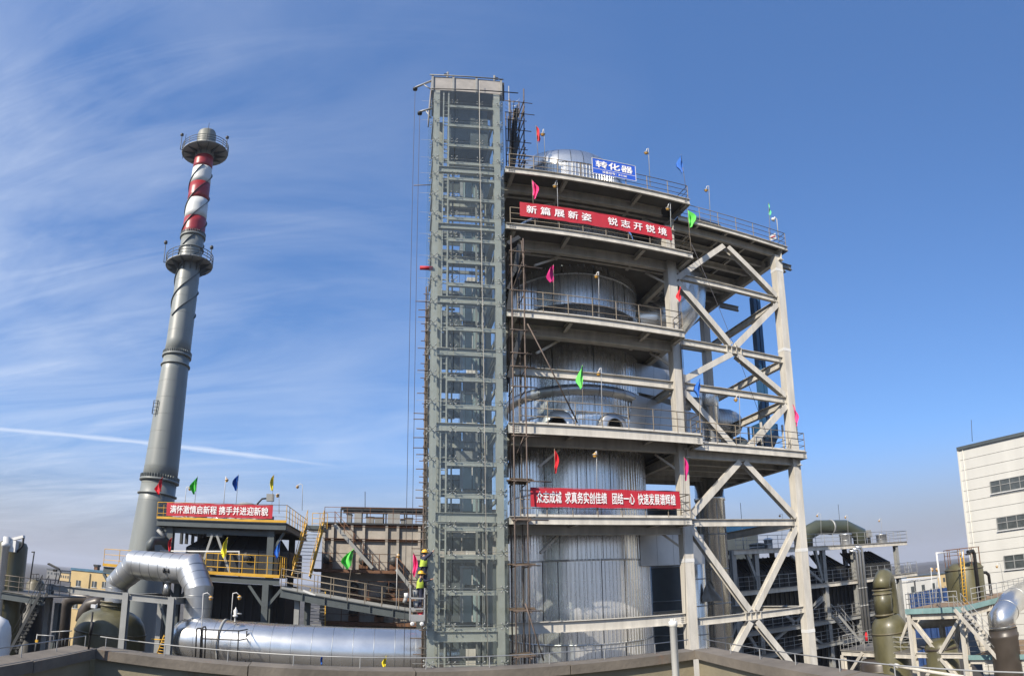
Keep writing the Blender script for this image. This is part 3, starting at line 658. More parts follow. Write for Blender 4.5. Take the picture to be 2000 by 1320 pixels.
# glass skin and its spider brackets
xs = [X0 - .12, P(885, 700, Y0).x, P(938, 700, Y0).x, X1 + .14]
YG = Y0 - .2
rows = [zt(183)] + [zt(y) for y in GR]
arm = MB()
for sx_, sz_ in ((1, 1), (1, -1), (-1, 1), (-1, -1)):
    arm.tube([(0, .1, 0), (sx_ * .13, 0, sz_ * .12)], .014, 5); arm.lathe((sx_ * .13, -.015, sz_ * .12), [(.001, -.03), (.034, -.012), (.034, .02), (.001, .03)], 7, axis=(0, 1, 0))
arm.tube([(0, .1, 0), (0, .24, -.06)], .02, 5)
ARM = proto('spider_bracket', arm, M['galv'])
for i in range(len(rows) - 1):
    z1, z0 = rows[i] - .012, rows[i + 1] + .012
    for j in range(3): MB().lohi((xs[j] + .012, YG - .006, z0), (xs[j + 1] - .012, YG + .006, z1)).build('glass_pane', M['curtain_glass'], tw_)
    for x in (xs[0], xs[3]): MB().lohi((x - .006, YG + .02, z0), (x + .006, Y1 + .25, z1)).build('glass_pane', M['curtain_glass'], tw_)
    for j, x in enumerate((X0 + .1, xs[1], xs[2], X1 - .05)):
        put(ARM, 'spider_bracket', tw_, (x, YG + .01, rows[i + 1]))
    for s, x in ((-1, xs[0]), (1, xs[3])):
        put(ARM, 'spider_bracket', tw_, (x, Y0 + .3, rows[i + 1]), rot=(0, 0, -s * pi / 2 * -1))
    MB().tube([(xs[0] - .5, YG + .12, rows[i + 1] + .04), (xs[3] + .1, YG + .12, rows[i + 1] + .04)], .008, 4).build('tie_rod', M['galv'], tw_)
for i in range(len(rows) - 1):                       # dark lining at the back of the shaft
    if i < 3 or i in (5, 8): continue
    z1, z0 = rows[i] - .02, rows[i + 1] + .3
    MB().lohi((2.05, Y1 + .07, z0), (3.2, Y1 + .12, z1)).build('shaft_panel', M['slate_paint'], tw_)
    if i != 11: MB().lohi((3.24, Y1 + .07, z0 + (.4 if i % 4 == 0 else 0)), (4.42, Y1 + .12, z1)).build('shaft_panel', M['slate_paint'] if i % 3 else M['primer_dark'], tw_)
# lift shaft fittings: guide rails, doors, brackets
for x in (2.35, 2.55, 4.0): MB().bar((x, 27.2, GZ), (x, 27.2, zt(250)), .07, .14).build('guide_rail', M['dark_steel'], tw_)
for x in (3.9, 4.2): MB().bar((x, 27.9, GZ), (x, 27.9, zt(290)), .1, .1).build('guide_rail', M['primer_dark'], tw_)
for i, (yt, yb) in enumerate(((345, 385), (456, 490), (560, 577), (602, 626), (646, 680), (698, 722), (770, 825), (912, 955), (966, 999), (1110, 1150), (1152, 1216))):
    a, c = P(903, yb, Y1 - .3), P(942, yt, Y1 - .3); w = c.x - a.x; dz = c.z - a.z
    d = MB().lohi((a.x - .12, Y1 - .3, a.z), (a.x + w * .03, Y1 - .2, c.z)).lohi((c.x - w * .03, Y1 - .3, a.z), (c.x + .12, Y1 - .2, c.z)).lohi((a.x - .12, Y1 - .32, c.z), (c.x + .12, Y1 - .18, c.z + .14)).build('landing_door', M['galv'], tw_)
    for s in (0, 1): MB().lohi((a.x + w * (.04 + .48 * s), Y1 - .27, a.z + .02), (a.x + w * (.47 + .49 * s), Y1 - .24, c.z - .02)).build('door_leaf', M['door_glass'], d)
    MB().box((a.x + w * .5, Y1 - .36, c.z + .2), (w * .8, .1, .12)).build('door_operator', M['dark_steel'], d)
for y in (470, 566, 640, 730, 790, 868, 940, 1008, 1090, 1170):
    p = zt(y); MB().box((2.45, 27.25, p), (.5, .08, .1)).build('rail_bracket', M['dark_steel'], tw_); MB().box((4.05, 27.5, p + .3), (.4, .08, .12)).build('rail_bracket', M['galv'], tw_)
MB().lohi((2.3, 26.2, zt(262)), (4.3, 28.1, zt(186))).build('machine_room', M['slate_paint'], tw_)
cwt = MB().lohi((2.75, 27.3, zt(880)), (3.9, 27.6, zt(858))).build('counterweight', M['primer_dark'], tw_)
for x in (2.95, 3.25, 3.6): MB().tube([(x, 27.4, zt(262)), (x, 27.4, zt(858))], .012, 4).build('hoist_rope', M['rope_dark'], tw_)
# cap of plain panels
zc0, zc1 = zt(181), zt(152)
for x0, x1 in ((X0 - .1, 2.3), (2.36, 3.5), (3.56, X1 + .1)):
    MB().lohi((x0, Y0 - .02, zc0 + .12), (x1, Y0 + .05, zc1 - .05)).build('cap_panel', M['cap_grey'], tw_)
for x in (X0 - .12, X1 + .12): MB().lohi((x - .03, Y0, zc0 + .12), (x + .03, Y1 + .2, zc1 - .05)).build('cap_panel', M['cap_grey'], tw_)
MB().lohi((X0 - .1, Y0 + .06, zc1 - .3), (X1 + .1, Y1 + .2, zc1 - .22)).build('cap_roof', M['primer_dark'], tw_)
for x in (X0 - .1, 2.33, 3.53, X1 + .08): MB().lohi((x - .05, Y0 - .1, zc0), (x + .05, Y0 - .02, zc1 + .1)).build('cap_post', M['grey_paint'], tw_)
MB().tube([(X0 - .25, Y0 - .12, zc1), (X1 + .2, Y0 - .12, zc1 + .05)], .05, 6).build('cap_rail', M['grey_paint'], tw_)
MB().tube([(X0 - .15, Y0 - .2, zc0 + .02), (X1 + .95, Y0 - .2, zc0 + .25)], .04, 6).build('cap_rail', M['dark_steel'], tw_)
for x in (2.05, 4.55):
    MB().tube([(x, Y0 + .5, zc1 - .2), (x + .03, Y0 + .5, zc1 + 1.15)], .06, 6).build('mast', M['primer_dark'], tw_); MB().box((x - .08 if x < 3 else x + .14, Y0 + .5, zc1 + .85), (.16, .12, .16)).build('mast_lamp', M['rubber_black'], tw_)
MB().lohi((X1 + .02, Y0 + .2, zc0 - .2), (X1 + .3, Y0 + .28, zc1 + .1)).build('corner_strut', M['dark_steel'], tw_)
# hoisting davits and their ropes on the left
for i, (px0, py0, px1, py1, yb) in enumerate(((811, 171, 842, 158, 1290), (820, 218, 842, 212, 1285))):
    a, c = P(px0, py0, Y0 + .2), P(px1, py1, Y0 + .2)
    t = thing('hoist_davit', ('upper' if i == 0 else 'lower') + ' hoist arm with rope sticking out left of the lift tower top', 'hoist', c)
    MB().tube([c, a], .07, 6).build('arm', M['galv'], t)
    MB().tube([c - up * .9, a + (c - a) * .5], .035, 5).build('stay', M['galv'], t)
    MB().lathe(a - up * .15, [(.01, .14), (.12, .1), (.12, -.1), (.01, -.14)], 10, axis=(0, 1, 0)).build('pulley', M['rubber_black'], t)
    q = P(px0 - 6 + i * 2, yb, Y0 + .2); q.x = a.x
    MB().tube([a - up * .15, V((a.x, a.y, -9))], .012, 4).build('rope', M['rope_dark'], t)
rp_ = thing('safety_rope', 'pale safety rope hanging down the front of the glazed lift tower', 'rope', (3.3, Y0 - .3, -8))
MB().tube([P(936, 128 + 30, Y0 - .32), P(937, 300, Y0 - .32), P(941, 520, Y0 - .32), P(946, 800, Y0 - .32), P(953, 1290, Y0 - .32)], .016, 5).build('rope_line', M['rope'], rp_)
rb = thing('red_banner_roll', 'red rolled cloth tied to a pole left of the lift tower', 'banner', P(822, 524, Y0))
MB().tube([P(820, 523, Y0), P(845, 524, Y0)], .11, 8).build('cloth_roll', M['banner_red'], rb)
MB().tube([P(808, 362, Y0 + 1), P(845, 361, Y0 + 1)], .03, 5).build('stick', M['rail_brown'], rb)

# ================================================================== scaffolds
def scaffold(name, label, loc): return thing(name, label, 'scaffold', loc)
ST = M['scaffold_tube']; YS = 24.55
sc = scaffold('stair_scaffold', 'rusty tube scaffold with dark stair flights between the lift tower and the tank', (5.6, YS, GZ))
xa, xb2 = P(1004, 900, YS).x, P(1029, 900, YS).x
zs = lambda y: zat(1015, y, YS)
for x, y, z1, z0 in ((xa, YS, zs(462), GZ), (xb2, YS, zs(465), GZ), (xa + .05, YS + 1.1, zs(470), GZ), (xb2, YS + 1.1, zs(470), GZ)):
    MB().tube([(x, y, z0), (x, y, z1)], .035, 6).build('standard', ST, sc)
for y in (492, 520, 568, 645, 690, 716, 755, 851, 939, 1015, 1104, 1193, 1283):
    z = zs(y)
    MB().tube([(xa - .12, YS - .04, z), (xb2 + random.uniform(.3, 1.2), YS - .04, z - .02)], .03, 6).build('ledger', ST, sc)
    MB().tube([(xb2 + .04, YS - .3, z - .07), (xb2 + .04, YS + 1.4, z - .07)], .03, 6).build('ledger', ST, sc)
    MB().tube([(xa + .04, YS - .2, z - .05), (xa + .04, YS + 1.3, z - .05)], .03, 6).build('ledger', ST, sc)
for y in (939, 1015, 1104, 1193, 1283):
    z = zs(y)
    for k in range(5): MB().box(((xa + xb2) / 2 + .05, YS + .1 + k * .24, z + .05 + random.uniform(-.02, .05)), (1.0 + random.uniform(-.2, .3), .2, .05), random.uniform(-.12, .12)).build('plank', M['wood_plank'], sc)
for y0, y1, d in ((600, 470, 1), (733, 640, 1), (560, 520, -1), (470, 455, -1)):
    z0, z1 = zs(y0), zs(y1)
    stair(sc, (xa - .1, YS + .35, z0), (xb2 - .1, YS + .35, z1), .75, (0, 1, 0), M['dark_steel'], n=max(5, int((z1 - z0) / .3)))
for p0, p1 in (((1030, 632), (1128, 826)), ((1026, 1178), (1062, 1290))):
    MB().tube([P(*p0, YS - .08), P(*p1, YS - .08 + (.35 if p1[1] < 900 else 0))], .035, 6).build('raking_tube', ST, sc)
for p0, p1 in (((1024, 850), (1010, 885)), ((1018, 470), (1028, 560)), ((1003, 560), (1024, 500))):
    MB().tube([P(*p0, YS + .3), P(*p1, YS + .3)], .03, 6).build('raking_tube', ST, sc)
# upper stair scaffold above the top platform
su = scaffold('upper_stair_scaffold', 'dark scaffold stair tower standing on the top platform beside the lift tower', (5.6, 27, 22.85))
YU = 27.2
xu0, xu1 = P(997, 250, YU).x, P(1021, 250, YU).x; zu = lambda y: zat(1010, y, YU)
for x, y in ((xu0, YU), (xu1, YU), (xu0, YU + 1.3), (xu1, YU + 1.3)): MB().tube([(x, y, 22.8), (x + (.12 if x == xu1 else 0), y, zu(172 if x == xu1 else 195))], .035, 6).build('standard', ST, su)
for y in (200, 222, 236, 255, 278, 292, 305, 318):
    z = zu(y); MB().tube([(xu0 - .3, YU - .05, z), (xu1 + random.uniform(.2, .9), YU - .05, z + .02)], .03, 6).build('ledger', ST, su); MB().tube([(xu1 + .05, YU - .3, z), (xu1 + .05, YU + 1.6, z)], .03, 6).build('ledger', ST, su)
for y0, y1 in ((325, 200), (328, 262)):
    stair(su, (xu0 + .12, YU + .3, zu(y0)), (xu1 - .22, YU + .3, zu(y1)), .8, (0, 1, 0), M['dark_steel'], n=22)
for k in range(14):
    MB().tube([(xu0 + random.uniform(-.2, .5), YU + random.uniform(0, 1), zu(random.uniform(270, 330))), (xu0 + random.uniform(0, .9), YU + random.uniform(0, 1), zu(random.uniform(190, 260)))], .025, 5).build('raking_tube', M['dark_steel'] if k % 2 else ST, su)
for k in range(6):
    z = zu(190) - k * .45; MB().lathe((xu1 - .55, YU + .1, z), [(.42, -.02), (.42, .02)], 14, a0=0, a1=pi * 1.1).build('cage_hoop', M['galv'], su)
MB().tube([(xu0 - .05, YU, zu(170)), (xu0 - .05, YU, zu(320))], .03, 6).build('ladder_stile', M['galv'], su)
# slender scaffold up the left side of the lift tower
sl_ = scaffold('slender_scaffold', 'slender bamboo-coloured scaffold up the left side of the lift tower', (.8, 26.3, GZ))
YL = 26.4; xl = P(829, 900, YL).x; zl = lambda y: zat(829, y, YL)
for dx_, y, y1 in ((0, YL, 560), (.14, YL + .5, 590), (.1, YL + 1.2, 600), (.05, YL + .25, 640), (.2, YL + .9, 580), (.26, YL + .1, 700)): MB().tube([(xl + dx_, y, GZ), (xl + dx_ - .02, y, zl(y1))], .035, 6).build('standard', ST, sl_)
y = 575
while y < 1285:
    z = zl(y); MB().tube([(xl - random.choice((.15, .25, .4, .55)), YL - .04, z), (xl + .42, YL - .04, z + random.uniform(-.03, .03))], .025, 5).build('ledger', ST, sl_)
    MB().tube([(xl + .06, YL - .1, z + .1), (xl + .1, YL + 1.3, z + .12)], .025, 5).build('ledger', ST, sl_); y += random.uniform(11, 20)
y = 600
while y < 1080:
    MB().tube([(xl - .02, YL - .06, zl(y)), (xl + .3, YL + .9, zl(y + 60))], .03, 5).build('raking_tube', ST, sl_); y += 30
for k in range(17):
    MB().box((xl + .2, YL + .55, zl(620 + k * 27)), (.42, 1.0, .06), .05).build('plank', M['wood_plank'], sl_)
# ================================================================== chimney
def HD(x, y, d): r = ray(x, y); return r * (d / math.hypot(r.x, r.y))
cpx = [(402, 268), (402, 288), (379, 447), (364, 561), (349, 674), (340.5, 729), (316.6, 907), (292, 1060)]
crad = [1.04, 1.06, 1.30, 1.33, 1.40, 1.50, 1.84, 2.05]
cax = [HD(x, y, 60) for x, y in cpx]
_d = (cax[-1] - cax[-2]).normalized(); cax.append(cax[-1] + _d * ((GZ - cax[-1].z) / _d.z)); crad.append(2.25); cpy = [p[1] for p in cpx] + [1300]
def ch_at(y):
    for i in range(len(cpy) - 1):
        if cpy[i] <= y <= cpy[i + 1]:
            f = (y - cpy[i]) / (cpy[i + 1] - cpy[i]); return cax[i].lerp(cax[i + 1], f), crad[i] + (crad[i + 1] - crad[i]) * f
    return cax[0], crad[0]
chm = thing('chimney', 'tall grey steel chimney with red and white bands and two round galleries', 'chimney', cax[-1])
def seg(y0, y1, m, name, k=6, dr=0):
    pts, rs = [], []
    for i in range(k + 1):
        p, r = ch_at(y0 + (y1 - y0) * i / k); pts.append(p); rs.append(r + dr)
    return MB().tube(pts, rs, 40).build(name, m, chm)
p0_, _ = ch_at(283)
MB().lathe(p0_, [(1.06, -1), (1.06, 2.2), (.98, 2.5), (.65, 2.8), (.05, 2.9)], 36).build('chimney_cap', M['chimney_top'], chm)
seg(288, 311, M['chimney_top'], 'flue_top', 2)
for y0, y1, c in ((311, 335, 'red'), (335, 366, 'white'), (366, 398, 'red'), (398, 431, 'white'), (431, 464, 'red')): seg(y0, y1, M['chimney_' + c], c + '_band', 3)
for y0, y1 in ((464, 697), (697, 942), (942, 1300)): seg(y0, y1, M['chimney_grey'], 'shaft', 8)
def flange(y, w=.22, teeth=True, h=.12):
    p, r = ch_at(y); ax = (ch_at(y - 5)[0] - ch_at(y + 5)[0]).normalized()
    f = MB().lathe(p, [(r - .02, -h), (r + w, -h), (r + w, h), (r - .02, h)], 40, axis=ax).build('flange', M['chimney_grey'], chm)
    if teeth:
        d, a, b_ = frame(ax); t = MB()
        for k in range(44):
            e = a * math.cos(2 * pi * k / 44) + b_ * math.sin(2 * pi * k / 44)
            t.bar(p + e * (r + w * .5) + d * h, p + e * (r + w * .5) + d * (h + .42), .05, w * .9, up=e)
        o = t.build('flange_gussets', M['chimney_grey'], f); o['kind'] = 'stuff'
flange(466, .16); flange(491, .14, False, .06); flange(698, .18); flange(716, .16, False, .06); flange(941, .25); flange(968, .2, False, .07)
def gallery(y, ro, bh):
    p, r = ch_at(y); fl = MB().lathe(p, [(r + .02, 0), (ro, 0), (ro, .12), (r + .02, .12), (r + .02, 0)], 32).build('gallery_floor', M['grey_paint'], chm)
    for k in range(12):
        a = 2 * pi * k / 12; e = V((math.cos(a), math.sin(a), 0))
        MB().slab([p + e * (r + .05), p + e * (ro - .1), p + e * (r + .05) - up * bh], .06).build('bracket', M['slate_paint'], fl)
    for h in (.5, .9, 1.35): MB().lathe(p + up * h, [(ro - .03, -.03), (ro + .03, -.03), (ro + .03, .03), (ro - .03, .03), (ro - .03, -.03)], 32).build('ring_rail', M['slate_paint'], fl)
    for k in range(16):
        a = 2 * pi * k / 16; e = V((math.cos(a), math.sin(a), 0)); ob = put(ucyl(M['slate_paint']), 'post', fl, p + e * ro); ob.scale = (.035, .035, 1.4)
    for a, hh in ((R(215), 2.6), (R(-15), 1.6)):
        e = V((math.cos(a), math.sin(a), 0)); q = p + e * (ro + .25)
        MB().tube([q - e * .3, q, q + up * hh], .05, 6).build('beacon_stem', M['slate_paint'], fl); MB().lathe(q + up * hh, [(.05, 0), (.2, .1), (.2, .4), (.08, .55), (.01, .6)], 10).build('beacon', M['dark_steel'], fl)
for y in list(range(520, 1000, 33)):
    if y in (685, 718): continue
    p, r = ch_at(y); ax = (ch_at(y - 5)[0] - ch_at(y + 5)[0]).normalized(); MB().lathe(p, [(r - .01, -.02), (r + .012, -.015), (r + .012, .015), (r - .01, .02)], 40, axis=ax).build('weld_seam', M['chimney_grey'], chm)
gallery(302, 2.7, .75); gallery(522, 2.65, 1.1)
for s, (dx_, y0, y1) in enumerate(((.5, 300, 244), (-2.2, 318, 262))):
    p, _ = ch_at(y0); MB().tube([p + V((dx_, -1.2, 0)), p + V((dx_ + .1, -1.2, (y0 - y1) * .085))], .03, 5).build('lightning_rod', M['dark_steel'], chm)
for k in range(3):                                                      # helical strakes
    b = MB(); n = 110; vs = []
    for i in range(n + 1):
        y = 625 - (625 - 335) * i / n; p, r = ch_at(y); a = i / n * 2 * pi * 2.15 + k * 2 * pi / 3; e = V((math.cos(a), math.sin(a), 0))
        vs += [p + e * (r - .02) - up * .05, p + e * (r + .14) - up * .04, p + e * (r + .14) + up * .04, p + e * (r - .02) + up * .05]
    fs = [(4 * i + j, 4 * i + (j + 1) % 4, 4 * i + 4 + (j + 1) % 4, 4 * i + 4 + j) for i in range(n) for j in range(4)]
    b.add(vs, fs).build('strake', M['slate_paint'], chm)  # slate colour paints in the strakes' shadow; real strakes match the shaft
p, r = ch_at(795); q = HD(297, 808, 59); q2 = HD(301, 781, 59)
for x in (0, .45): MB().tube([q + V((x, 0, 0)), q + V((x + .1, 0, 1.5))], .05, 5).build('landing_rail', M['dark_steel'], chm)
for h in (0, .4, .8, 1.2, 1.5): MB().tube([q + V((.05, 0, h)), q + V((1.1, .4, h))], .035, 5).build('landing_rail', M['dark_steel'], chm)

# ================================================================== silver U duct, big silver pipe and green vessel
pp = [P(226, 1176, 34), P(226, 1139, 34), P(266, 1106, 33.4), P(373, 1108, 32.2), P(389, 1152, 31.6), P(387, 1222, 31.2)]
pp[3] = V((pp[3].x, pp[3].y, pp[3].z)); pp[2].z = (pp[2].z + pp[3].z) / 2 + .02; pp[3].z = pp[2].z - .05
pp[1].x = pp[0].x; pp[1].y = pp[0].y; pp[5].x = pp[4].x; pp[5].y = pp[4].y
rs = [.76, .76, .92, .95, .84, .8]
ud = thing('silver_arch_duct', 'silver mitred duct arching from the green vessel over to the big pipe', 'duct', pp[0])
MB().tube(pp, rs, 40, sharp=True).build('casing', M['alu_dull'], ud)
for i in range(5):
    a, c = pp[i], pp[i + 1]; L = (c - a).length; d = (c - a).normalized(); k = int(L / .75)
    for j in range(k + 1):
        f = (j + .5) / (k + 1); q = a.lerp(c, f); r = rs[i] + (rs[i + 1] - rs[i]) * f
        MB().lathe(q, [(r, -.02), (r + .014, -.012), (r + .014, .012), (r, .02)], 40, axis=d).build('seam', M['alu_seam'], ud)
MB().tube([pp[2].lerp(pp[3], .62) - up * .9, pp[2].lerp(pp[3], .6) - up * 1.7], .22, 12).build('branch', M['alu_dull'], ud)
q = pp[2].lerp(pp[3], .66) + V((.1, -.95, -.2))
MB().lathe(q, [(.02, -.2), (.16, -.2), (.16, -.1), (.08, -.1), (.08, .1), (.16, .1), (.16, .2), (.02, .2)], 12, axis=(1, 0, 0)).build('valve', M['dark_steel'], ud)
Yp = 30.6; zt0 = P(440, 1210, Yp).z; PR = 1.38
bp_ = thing('big_silver_pipe', 'large shiny silver pipe lying horizontally left of the lift tower', 'pipe', (P(600, 1260, Yp).x, Yp, zt0 - 2 * PR))
xl0, xl1 = P(338, 1260, Yp).x, 3.2
zc_ = zt0 - PR
MB().lathe((xl0, Yp, zc_), [(.45, .0), (.8, .1), (1.05, .3), (1.22, .62), (1.32, 1.0), (PR, 1.5), (PR, xl1 - xl0)], 56, axis=(1, 0, 0)).build('casing', M['alu'], bp_)
x = .12; i = 0
while x < xl1 - xl0:
    r = PR if x > 1.5 else [1.0, 1.14, 1.22, 1.28, 1.33][min(4, i)]
    if x > .9: MB().lathe((xl0 + x, Yp, zc_), [(r - .002, -.012), (r + .012, -.008), (r + .012, .008), (r - .002, .012)], 56, axis=(1, 0, 0)).build('seam', M['alu_seam'], bp_)
    x += .3 if x < 1.5 else 1.05; i += 1
MB().lathe((P(440, 1240, Yp).x, Yp, zc_), [(PR, -.06), (PR + .05, -.06), (PR + .05, .06), (PR, .06)], 56, axis=(1, 0, 0)).build('clamp_band', M['grey_paint'], bp_)
for x in (-10, -5.5, -1): MB().lohi((x - .2, Yp - 1, GZ), (x + .2, Yp + 1, zc_ - PR * .8)).build('saddle', M['concrete'], bp_)
gv = P(218, 1200, 34)
gt = thing('green_dome_vessel', 'squat green-brown dome-topped fibreglass vessel under the silver arch', 'vessel', (gv.x, 34, GZ))
z1 = P(220, 1174, 34).z; z2 = P(220, 1190, 34).z
MB().lathe((gv.x, 34, 0), [(2.38, GZ), (2.38, z2 - 2.0), (2.34, z2 - 1.4), (2.2, z2 - .9), (1.9, z2 - .45), (1.4, z2 - .15), (.8, z2)], 48).build('shell', M['frp_green'], gt)
MB().lathe((gv.x, 34, 0), [(.76, z2 - .05), (.76, z1)], 36).build('neck', M['frp_green'], gt)
for z in (z1 - .05, z1 - .3): MB().lathe((gv.x, 34, z), [(.76, -.05), (.84, -.05), (.84, .05), (.76, .05)], 36).build('neck_ring', M['frp_brown'], gt)
MB().lathe((gv.x, 34, z2 - 1.55), [(2.34, -.06), (2.4, -.06), (2.4, .06), (2.34, .06)], 48).build('band', M['frp_brown'], gt)
# steel portal in front of the vessel
YF = 29.2; pf = thing('steel_portal', 'grey steel portal of posts and beams in front of the green vessel', 'frame', (P(245, 1260, YF).x, YF, GZ))
zb = P(170, 1156, YF).z
xps = [P(93, 1200, YF).x, P(244, 1200, YF).x, P(333, 1210, YF).x]
for i, x in enumerate(xps):
    MB().ibeam((x, YF, GZ), (x, YF, zb + .22), .34, .36, up=(0, 1, 0)).build('post', M['grey_paint'], pf)
for a, c in zip(xps, xps[1:]): MB().ibeam((a + .18, YF, zb), (c - .18, YF, zb), .4, .24).build('beam', M['grey_paint'], pf)
x3 = P(312, 1210, 31).x
MB().ibeam((x3, 31, GZ), (x3, 31, zb), .3, .3, up=(0, 1, 0)).build('post', M['grey_paint'], pf)
MB().ibeam((xps[1], YF + .2, zb), (xps[1], 35, zb), .36, .22).build('beam', M['grey_paint'], pf)
MB().ibeam((xps[2], YF + .2, zb), (xps[2], 33, zb), .36, .22).build('beam', M['grey_paint'], pf)
MB().bar((xps[2] - .1, YF, zb - 1.6), (xps[1] + 1.6, YF + 1, zb - .2), .1, .14).build('strut', M['slate_paint'], pf)
yl = thing('yellow_ladder', 'yellow steel ladder between the portal posts under the arch duct', 'ladder', P(313, 1275, 30.2))
a, c = P(306, 1278, 30.2), P(321, 1240, 30.2)
for o in (0, .42): MB().tube([V((a.x + o, a.y, a.z)), V((c.x + o, c.y, c.z))], .035, 6).build('stile', M['yellow_paint'], yl)
for i in range(7):
    q = a.lerp(c, (i + .5) / 7); MB().tube([q, q + V((.42, 0, 0))], .025, 5).build('rung', M['yellow_paint'], yl)
MB().tube([P(296, 1248, 30.2), P(322, 1250, 30.2)], .04, 6).build('cross_bar', M['yellow_paint'], yl)
hr = thing('hoop_handrail', 'black hooped handrail in front of the rounded end of the big silver pipe', 'railing', P(430, 1298, 28.3))
YH = 28.4
for x0, x1, y0 in ((383, 392, 1227), (395, 401, 1224)):
    MB().tube([P(x0 - 2, 1300, YH), P(x0 + 1, y0 + 2, YH), P(x0 + 3, y0, YH), P(x1, y0, YH), P(x1 + 1, y0 + 3, YH), P(x1 - 2, 1300, YH)], .04, 6).build('hoop', M['rubber_black'], hr)
for y0, y1 in ((1229, 1232), (1247, 1250)):
    MB().tube([P(392, y0, YH), P(468, y1, YH), P(483, y1 - 3, YH + 1)], .035, 6).build('rail', M['rubber_black'], hr)
for x in (427, 466, 482): MB().tube([P(x, 1232, YH + (1 if x > 480 else 0)), P(x - 3, 1300, YH + (1 if x > 480 else 0))], .035, 6).build('post', M['rubber_black'], hr)

# ================================================================== dark filter house with the first banner
YA = 36.0; SL = M['slate_paint']; YE = M['yellow_paint']
fh = thing('filter_house', 'dark slate steel house with yellow railings holding a black filter casing', 'plant', (P(430, 1200, YA).x, YA + 4, GZ))
zd = P(430, 1017, YA).z; zd2 = P(480, 1124, YA).z
xa0, xa1 = P(306, 1018, YA).x, P(559, 1018, YA).x
xc = [P(327, 1060, YA).x, P(524, 1100, YA).x]; YA2 = YA + 8.5
for x in xc:
    for y in (YA + .5, YA2 - .5): MB().ibeam((x, y, GZ), (x, y, zd - .5), .42, .44, up=(0, 1, 0)).build('column', SL, fh)
for y in (YA, YA2): MB().ibeam((xa0, y, zd - .26), (xa1, y, zd - .26), .44, .24).build('deck_beam', SL, fh)
MB().ibeam((xa0 + .2, YA + .5, zd - .72), (xa1 - .8, YA + .5, zd - .72), .34, .24).build('deck_beam', SL, fh)
for x in (xa0, xa1, (xa0 + xa1) / 2): MB().ibeam((x, YA + .15, zd - .28), (x, YA2 - .12, zd - .28), .44, .24).build('deck_beam', SL, fh)
MB().lohi((xa0, YA + .02, zd - .04), (xa1, YA2, zd)).build('deck_plate', M['deck'], fh)
MB().lohi((xa0 - .02, YA - .03, zd + .0), (xa1 + .02, YA + .015, zd + .16)).build('toe_plate', YE, fh)
railing(fh, [(xa0, YA2, zd), (xa0, YA, zd), (xa1, YA, zd), (xa1, YA2, zd)], YE, toe=False, gap=1.05, h=1.15)
xm_ = P(416, 1040, YA).x
for e, yb in ((P(395, 1092, YA), 0), (P(447, 1122, YA), 1)): MB().bar((xm_ + (-.15 if e.x < xm_ else .15), YA + .4, zd - .9), (e.x, YA + .4, e.z), .16, .16, up=(0, 1, 0)).build('brace', M['grey_paint'], fh)
MB().bar((xc[1] + .1, YA + .5, zd - 1.9), (xa1 - .2, YA + .5, zd - .6), .16, .16).build('brace', SL, fh)
MB().bar((xc[0] - .1, YA + .5, zd - 1.7), (xa0 + .1, YA + .5, zd - .6), .14, .14).build('brace', SL, fh)
MB().lohi((xm_ - .55, YA + .35, zd - 1.05), (xm_ + .55, YA + .4, zd - .8)).build('gusset', SL, fh)
# black casing with hipped top
cb = MB(); x0, x1 = xc[0] + .9, xc[1] + 1.1; zr0, zr1 = P(450, 1074, YA + 2).z, P(450, 1043, YA + 3.4).z
for i in range(7):
    xa_, xb_ = x0 + (x1 - x0) * i / 7 + .02, x0 + (x1 - x0) * (i + 1) / 7 - .02
    MB().lohi((xa_, YA + 1.2, P(450, 1122, YA).z), (xb_, YA + 1.3, zr0)).build('casing_panel', M['black_plate'], fh)
    ia, ib = x0 + 1.0 + (x1 - x0 - 2.2) * i / 7, x0 + 1.0 + (x1 - x0 - 2.2) * (i + 1) / 7
    MB().slab([(xa_, YA + 1.2, zr0 + .01), (xb_, YA + 1.2, zr0 + .01), (ib - .02, YA + 3.4, zr1), (ia + .02, YA + 3.4, zr1)], .05).build('roof_panel', M['black_ribs'], fh)
    if i: MB().bar((xa_, YA + 1.12, zr0 + .03), (ia, YA + 3.35, zr1 + .05), .08, .1).build('roof_rib', M['black_ribs'], fh)
MB().lohi((x0, YA + 1.32, P(450, 1122, YA).z), (x1, YA + 6.5, zr0)).build('casing_core', M['black_plate'], fh)
MB().lohi((x0 + .2, YA + 1.6, GZ), (x1 - .2, YA + 6.5, zd2 - .6)).build('lower_casing', M['black_plate'], fh)
for i in range(12): MB().lohi((x0 + .4 + i * .55, YA + 1.5, GZ), (x0 + .52 + i * .55, YA + 1.62, zd2 - .7)).build('casing_rib', M['black_ribs'], fh)
for px_m in (438, 482):
    c = P(px_m if px_m > 440 else 415, 1088 if px_m > 440 else 1117, YA + 1.1)
    h = MB().lathe(c, [(.02, -.12), (.3, -.12), (.3, 0), (.24, 0), (.24, .1), (.02, .1)], 18, axis=(0, 1, 0)).build('hatch', M['black_ribs'], fh)
    for k in range(8): put(BOLT, 'hatch_bolt', h, c + V((.27 * math.cos(k * pi / 4), -.13, .27 * math.sin(k * pi / 4))))
